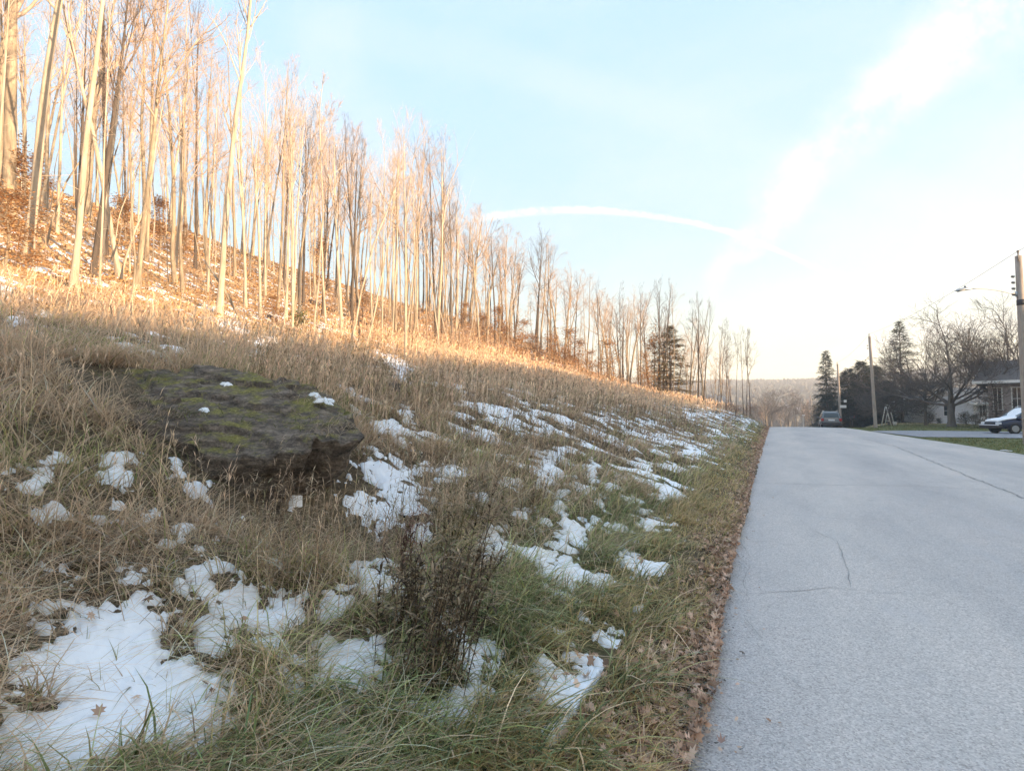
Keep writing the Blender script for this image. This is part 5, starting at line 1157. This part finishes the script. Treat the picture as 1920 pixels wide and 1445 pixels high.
# head: flattened tapered shell
def shell(c0, dv, L, w, h0, prof):
    sdv = np.cross(dv, [0, 0, 1]); V_ = []; n = 14
    for s_, k in prof:
        for i in range(n):
            a = 2 * math.pi * i / n; V_.append(c0 + dv * L * s_ + sdv * math.cos(a) * w * k + np.array([0, 0, 1]) * math.sin(a) * h0 * k * (1 if math.sin(a) > 0 else .45) - np.array([0, 0, .10 * s_]))
    F_ = [(i * n + j, i * n + (j + 1) % n, (i + 1) * n + (j + 1) % n, (i + 1) * n + j) for i in range(len(prof) - 1) for j in range(n)] + [tuple(range(n))[::-1], tuple((len(prof) - 1) * n + j for j in range(n))]
    return V_, F_
V_, F_ = shell(arm[-1] - dirv * .08, dirv, .78, .15, .10, [(0, .3), (.12, .6), (.3, .95), (.55, 1), (.8, .8), (.95, .5), (1, .15)]); mb = MB(); mb.add(V_, F_); mb.build('lamp_head', steel, lam, True)
V_, F_ = shell(arm[-1] + dirv * .22 - np.array([0, 0, .055]), dirv, .4, .11, .03, [(0, .4), (.2, .9), (.6, 1), (.9, .8), (1, .3)]); mb = MB(); mb.add(V_, F_); mb.build('lens', mat('lamp_lens', (.55, .56, .58), .2), lam, True)
mb = MB(); c_ = arm[-1] + dirv * .25 + np.array([0, 0, .05]); mb.tube([c_, c_ + [0, 0, .07], c_ + [0, 0, .09]], [.035, .035, .015], 8); mb.build('photocell', dkband, lam, True)
wire_m = mat('wire', (.12, .12, .13), .6)
def wire(pts, sag, lab, r=.012):
    mb = MB(); P_ = []
    for a, b_ in zip(pts[:-1], pts[1:]):
        for k in range(16): s_ = k / 16; P_.append(a + (b_ - a) * s_ - np.array([0, 0, sag * 4 * s_ * (1 - s_)]))
    P_.append(pts[-1]); base = P_[0].copy(); mb.tube([p_ - base for p_ in P_], r, 5); mb.build('power_line', wire_m, None, True, label=lab, cat='wire', loc=tuple(base))
tA = q1 + top1 + [-.05, -.14, .2]; tB = q2 + top2 + [-.05, -.14, .2]; tC = q3 + top3 + [-.05, -.14, .2]; tD = q4 + top4 + [-.05, -.14, .2]
back = tA + (tA - tB) * np.array([1, 1, 0]) + [0, 0, .3]
wire([back, tA, tB, tC, tD], .35, 'thin topmost power line strung over the tops of the wooden poles', .008)
for k_, dz in enumerate((-1.45, -2.3)):
    wire([tB + [0, 0, dz * 1.5], tC + [0, 0, dz * 1.35], tD + [0, 0, dz * .7]], .5, ('upper', 'lower')[k_] + ' of the two sagging cables between the second pole and the pole behind the car', .018)
# small white signs fixed to the third pole
for (py, w_, h_, off, lab) in ((752, .32, .34, .62, 'small square white sign on a bracket at the pole behind the car'), (762, .72, .36, .36, 'wider white sign just under the small square one')):
    z = hgt(py, 70, q3[2]); o = empty('sign', (q3[0] - .02 * z, q3[1] - .2, q3[2] + z), lab, 'sign'); mb = MB(); mb.box(off - w_ / 2, off + w_ / 2, -.012, .012, -h_ / 2, h_ / 2); mb.build('panel', mat('sign_white', (.7, .7, .68), .5), o, bevel=.02)
    mb = MB(); mb.box(0, off, .014, .035, -.02, .02); mb.build('bracket', steel, o)
# mailbox
q = at_ground(1598, 57); o = empty('mailbox', q, 'black mailbox on a post at the lawn edge right of the parked car', 'mailbox'); mb = MB(); mb.box(-.045, .045, -.045, .045, -.1, 1.02); mb.build('post', mat('mailbox_post', (.05, .045, .045), .7), o)
mb = MB(); n = 10; prof = [(-.09, 0), (.09, 0)] + [(.09 * math.cos(a), .12 + .09 * math.sin(a)) for a in np.linspace(0, math.pi, n)]; mb.extr([(p_[0], p_[1] + 1.02) for p_ in prof], -.26, .26, 'x'); mx = mb.build('box', mat('mailbox_black', (.03, .03, .035), .4), o); mb = MB(); mb.box(.12, .16, -.11, -.095, 1.1, 1.28); mb.build('flag', mat('flag_red', (.3, .04, .03), .5), mx)
# short pale marker post left of the car, beyond the crest
q = at_ground(1506, 74); o = empty('marker_post', q, 'short pale post with a flat cap left of the parked car', 'post'); mb = MB(); h_ = hgt(779, 74, q[2]); mb.box(-.09, .09, -.09, .09, -.2, h_); mb.build('post', noisy('weathered_post', (.42, .38, .33), (.55, .5, .45), 5), o); mb = MB(); mb.box(-.14, .22, -.12, .12, h_, h_ + .12); mb.build('cap', trimm, o)
# swing frame (white A-frame) by the dark yard tree
q = at_ground(1661, 60); o = empty('swing_frame', (q[0], q[1], q[2]), 'white A shaped swing frame beside the dark yard tree', 'swing set', rz=R(-20)); wp = mat('white_paint', (.75, .75, .73), .5)
for s_ in (-1, 1):
    for t_ in (-.0, 1.7):
        mb = MB(); mb.tube([(s_ * .45, t_, 0), (0, t_, 2.3)], .05, 8); mb.build('leg', wp, o, True)
mb = MB(); mb.tube([(0, -.15, 2.3), (0, 1.85, 2.3)], .055, 8); mb.build('top_bar', wp, o, True)
mb = MB(); mb.tube([(0, .5, 2.28), (0, .5, .5)], .012, 5); mb.tube([(0, 1.2, 2.28), (0, 1.2, .5)], .012, 5); mb.build('chain', steel, o)
mb = MB(); mb.box(-.14, .14, .45, 1.25, .47, .52); mb.build('seat', wp, o, bevel=.01)
q = at_ground(1677, 60); mb = MB(); mb.tube([(0, 0, 0), (0, 0, .35)], [.16, .2], 12); mb.tube([(0, 0, .35), (0, 0, .38)], [.22, .22], 12); mb.build('bucket', wp, None, True, label='white bucket on the grass right of the swing frame', cat='bucket', loc=q)

# ------------------------------------------------------------------ parked car seen from behind
def loft(rows, close=True):
    """rows of equal length outlines -> skin"""
    n = len(rows[0]); V_ = [p_ for r_ in rows for p_ in r_]; F_ = [(i * n + j, i * n + (j + 1) % n, (i + 1) * n + (j + 1) % n, (i + 1) * n + j) for i in range(len(rows) - 1) for j in range(n)]
    return V_, F_ + [tuple(range(n))[::-1], tuple((len(rows) - 1) * n + j for j in range(n))]
blk = mat('black_plastic', (.025, .025, .028), .6); tyre = mat('tyre_rubber', (.02, .02, .02), .85); cgl = mat('car_glass', (.03, .045, .05), .06, 0, .7); redl = mat('tail_light', (.28, .02, .02), .2); rimm = mat('wheel_rim', (.4, .41, .42), .35, .8); chrome = mat('bright_trim', (.7, .72, .74), .2, .9)
def build_car(loc, rz, paint, lab, snow=False):
    car = empty('parked_car', loc, lab, 'car', rz=rz)
    # body profile rows from the rear (y=-2.3) to the nose (y=2.3): half widths at heights
    rows = []
    for (y_, w_, zb_, zt_, zs_) in ((-2.30, .80, .42, .95, .70), (-2.22, .90, .34, 1.02, .68), (-1.6, .93, .30, 1.04, .68), (-.4, .94, .28, 1.02, .66), (.9, .93, .28, 1.0, .66), (1.7, .90, .30, .95, .62), (2.15, .82, .34, .86, .58), (2.32, .66, .40, .74, .56)):
        rows.append([(-w_ * .86, y_, zb_), (w_ * .86, y_, zb_), (w_ * .97, y_, zb_ + .12), (w_, y_, zs_), (w_ * .97, y_, zs_ + .12), (w_ * .88, y_, zt_), (-w_ * .88, y_, zt_), (-w_ * .97, y_, zs_ + .12), (-w_, y_, zs_), (-w_ * .97, y_, zb_ + .12)])
    mb = MB(); mb.add(*loft(rows)); body = mb.build('body', paint, car, True); md = body.modifiers.new('s', 'SUBSURF'); md.levels = md.render_levels = 2
    rows = []
    for (y_, w_, zt_) in ((-2.15, .74, 1.12), (-1.92, .66, 1.60), (-1.6, .66, 1.68), (-.3, .68, 1.71), (.45, .66, 1.63), (1.15, .78, 1.06)):
        wb = .84; rows.append([(-wb, y_, .98), (wb, y_, .98), (w_ + (.05 if zt_ > 1.2 else 0), y_, max(1.0, zt_ - .12)), (w_ * .85, y_, zt_), (-w_ * .85, y_, zt_), (-w_ - (.05 if zt_ > 1.2 else 0), y_, max(1.0, zt_ - .12))])
    mb = MB(); mb.add(*loft(rows)); mb.build('cabin', paint, car, True, bevel=.02)
    mb = MB(); mb.add([(-.66, -2.215, 1.06), (.66, -2.215, 1.06), (.57, -2.005, 1.50), (-.57, -2.005, 1.50), (-.66, -2.17, 1.06), (.66, -2.17, 1.06), (.57, -1.96, 1.5), (-.57, -1.96, 1.5)], [(0, 1, 2, 3), (4, 7, 6, 5), (0, 4, 5, 1), (1, 5, 6, 2), (2, 6, 7, 3), (3, 7, 4, 0)]); rw = mb.build('rear_window', cgl, car); mb = MB(); mb.tube([(-.25, -2.23, 1.12), (.2, -2.15, 1.24)], .012, 5); mb.build('wiper', blk, rw)
    for s_ in (-1, 1):
        mb = MB(); x0_, x1_ = sorted((s_ * .79, s_ * .845)); mb.add([(s_ * .865, -1.85, 1.06), (s_ * .865, .95, 1.04), (s_ * .74, .4, 1.50), (s_ * .74, -1.7, 1.54), (s_ * .80, -1.85, 1.06), (s_ * .80, .95, 1.04), (s_ * .69, .4, 1.50), (s_ * .69, -1.7, 1.54)], [(0, 1, 2, 3), (4, 7, 6, 5), (0, 4, 5, 1), (1, 5, 6, 2), (2, 6, 7, 3), (3, 7, 4, 0)]); mb.build('side_window', cgl, car)
        mb = MB(); mb.box(*sorted((s_ * .66, s_ * .90)), -2.345, -2.12, .74, 1.02); mb.build('tail_light', redl, car, bevel=.03)
        mb = MB(); mb.box(*sorted((s_ * .93, s_ * 1.12)), .55, .68, 1.0, 1.16); mb.build('wing_mirror', paint, car, bevel=.03)
        mb = MB(); mb.tube([(s_ * .62, -1.8, 1.72), (s_ * .62, -1.7, 1.76), (s_ * .62, .1, 1.79), (s_ * .62, .25, 1.73)], .025, 6); mb.build('roof_rail', chrome, car, True)
        for y_ in (-1.42, 1.42):
            mb = MB(); mb.tube([(s_ * .70, y_, .33), (s_ * .93, y_, .33)], .345, 28); wh = mb.build('wheel', tyre, car, False, bevel=.03); mb = MB(); mb.tube([(s_ * .925, y_, .33), (s_ * .945, y_, .33)], [.22, .20], 20); mb.build('rim', rimm, wh)
    mb = MB(); mb.box(-.85, .85, -2.40, -2.2, .36, .60); mb.build('rear_bumper', blk, car, bevel=.05)
    mb = MB(); mb.box(-.27, .27, -2.345, -2.30, .78, .92); mb.build('number_plate', mat('plate', (.55, .57, .6), .5), car)
    mb = MB(); mb.box(-.60, .60, -2.325, -2.26, .985, 1.02); mb.build('tailgate_trim', chrome, car)
    for s_ in (-1, 1):
        mb = MB(); mb.box(*sorted((s_ * .48, s_ * .80)), 2.12, 2.31, .60, .76); mb.build('headlight', mat('headlight_glass', (.6, .62, .64), .15, 0, .6), car, bevel=.04)
    mb = MB(); mb.box(-.42, .42, 2.25, 2.335, .56, .72); mb.build('grille', blk, car, bevel=.02)
    mb = MB(); mb.box(-.82, .82, 2.05, 2.44, .34, .54); mb.build('front_bumper', blk, car, bevel=.08)
    mb = MB(); mb.add([(-.70, 1.12, 1.09), (.70, 1.12, 1.09), (.60, .50, 1.585), (-.60, .50, 1.585), (-.70, 1.06, 1.08), (.70, 1.06, 1.08), (.60, .46, 1.57), (-.60, .46, 1.57)], [(0, 1, 2, 3), (4, 7, 6, 5), (0, 4, 5, 1), (1, 5, 6, 2), (2, 6, 7, 3), (3, 7, 4, 0)]); mb.build('windscreen', cgl, car)
    if snow:
        rw_ = []
        for (y_, z_, w_) in ((2.2, .80, .56), (2.1, .86, .66), (1.7, .955, .70), (1.2, 1.02, .70), (1.0, 1.13, .62), (.55, 1.53, .50), (.4, 1.64, .46)):
            rw_.append([(-w_, y_, z_ - .03), (w_, y_, z_ - .03), (w_ * .96, y_, z_ + .035), (w_ * .4, y_, z_ + .065), (-w_ * .4, y_, z_ + .065), (-w_ * .96, y_, z_ + .035)])
        mb = MB(); mb.add(*loft(rw_)); mb.build('snow_cover', snm, car, True)
        mb = MB(); mb.box(-.78, .78, 2.28, 2.46, .545, .585); mb.build('snow_cover', snm, car, bevel=.02)
    return car
q = at_ground(1555, 55); build_car((q[0], q[1], q[2] + .07), R(-1), mat('car_paint', (.13, .145, .16), .35, .4, .5), 'dark grey estate car parked on the right of the road, seen from behind')
q = at_ground(1926, 35.5); build_car((q[0], q[1], q[2] + .03), YAW + R(90 - 7), mat('car_paint_blue', (.012, .02, .045), .3, .2, .4), 'dark blue car with snow on its bonnet and windscreen, on the gravel drive', True)
# big white stones at the pole foot, lawn edge
for (px, t, s_, lab) in ((1909, 31, .10, 'flat pale stone on the lawn just left of the nearest pole'), (1880, 20.8, .07, 'small pale stone at the road edge of the lawn left of the nearest pole'), (1890, 20.5, .05, 'smaller pale stone right beside the one at the road edge')):
    q = at_ground(px, t); mb = MB(); rws = []
    for (zz_, k_) in ((-.3, .7), (0, 1), (.35, .85), (.55, .4)): rws.append([(math.cos(a) * s_ * 2 * k_ * (1 + .15 * math.sin(3 * a)), math.sin(a) * s_ * 1.4 * k_, zz_ * s_) for a in np.linspace(0, 6.28, 10, endpoint=False)])
    mb.add(*loft(rws)); mb.build('stone', noisy('pale_stone', (.45, .45, .46), (.6, .6, .6), 5), None, True, label=lab, cat='stone', loc=q)

# ------------------------------------------------------------------ valley air
hz = bpy.data.materials.new('valley_haze'); hz.use_nodes = True; nt = hz.node_tree; nt.nodes.clear(); out = nt.nodes.new('ShaderNodeOutputMaterial'); vp = nt.nodes.new('ShaderNodeVolumePrincipled')
vp.inputs['Color'].default_value = (.93, .95, 1, 1); vp.inputs['Density'].default_value = .0008; vp.inputs['Anisotropy'].default_value = .2; nt.links.new(vp.outputs[0], out.inputs['Volume'])
mb = MB(); mb.box(-1700, 1700, -1700, 1700, float(gz.min()) - 1.5, 118); link('haze', mb.mesh('haze', hz), kind='stuff')
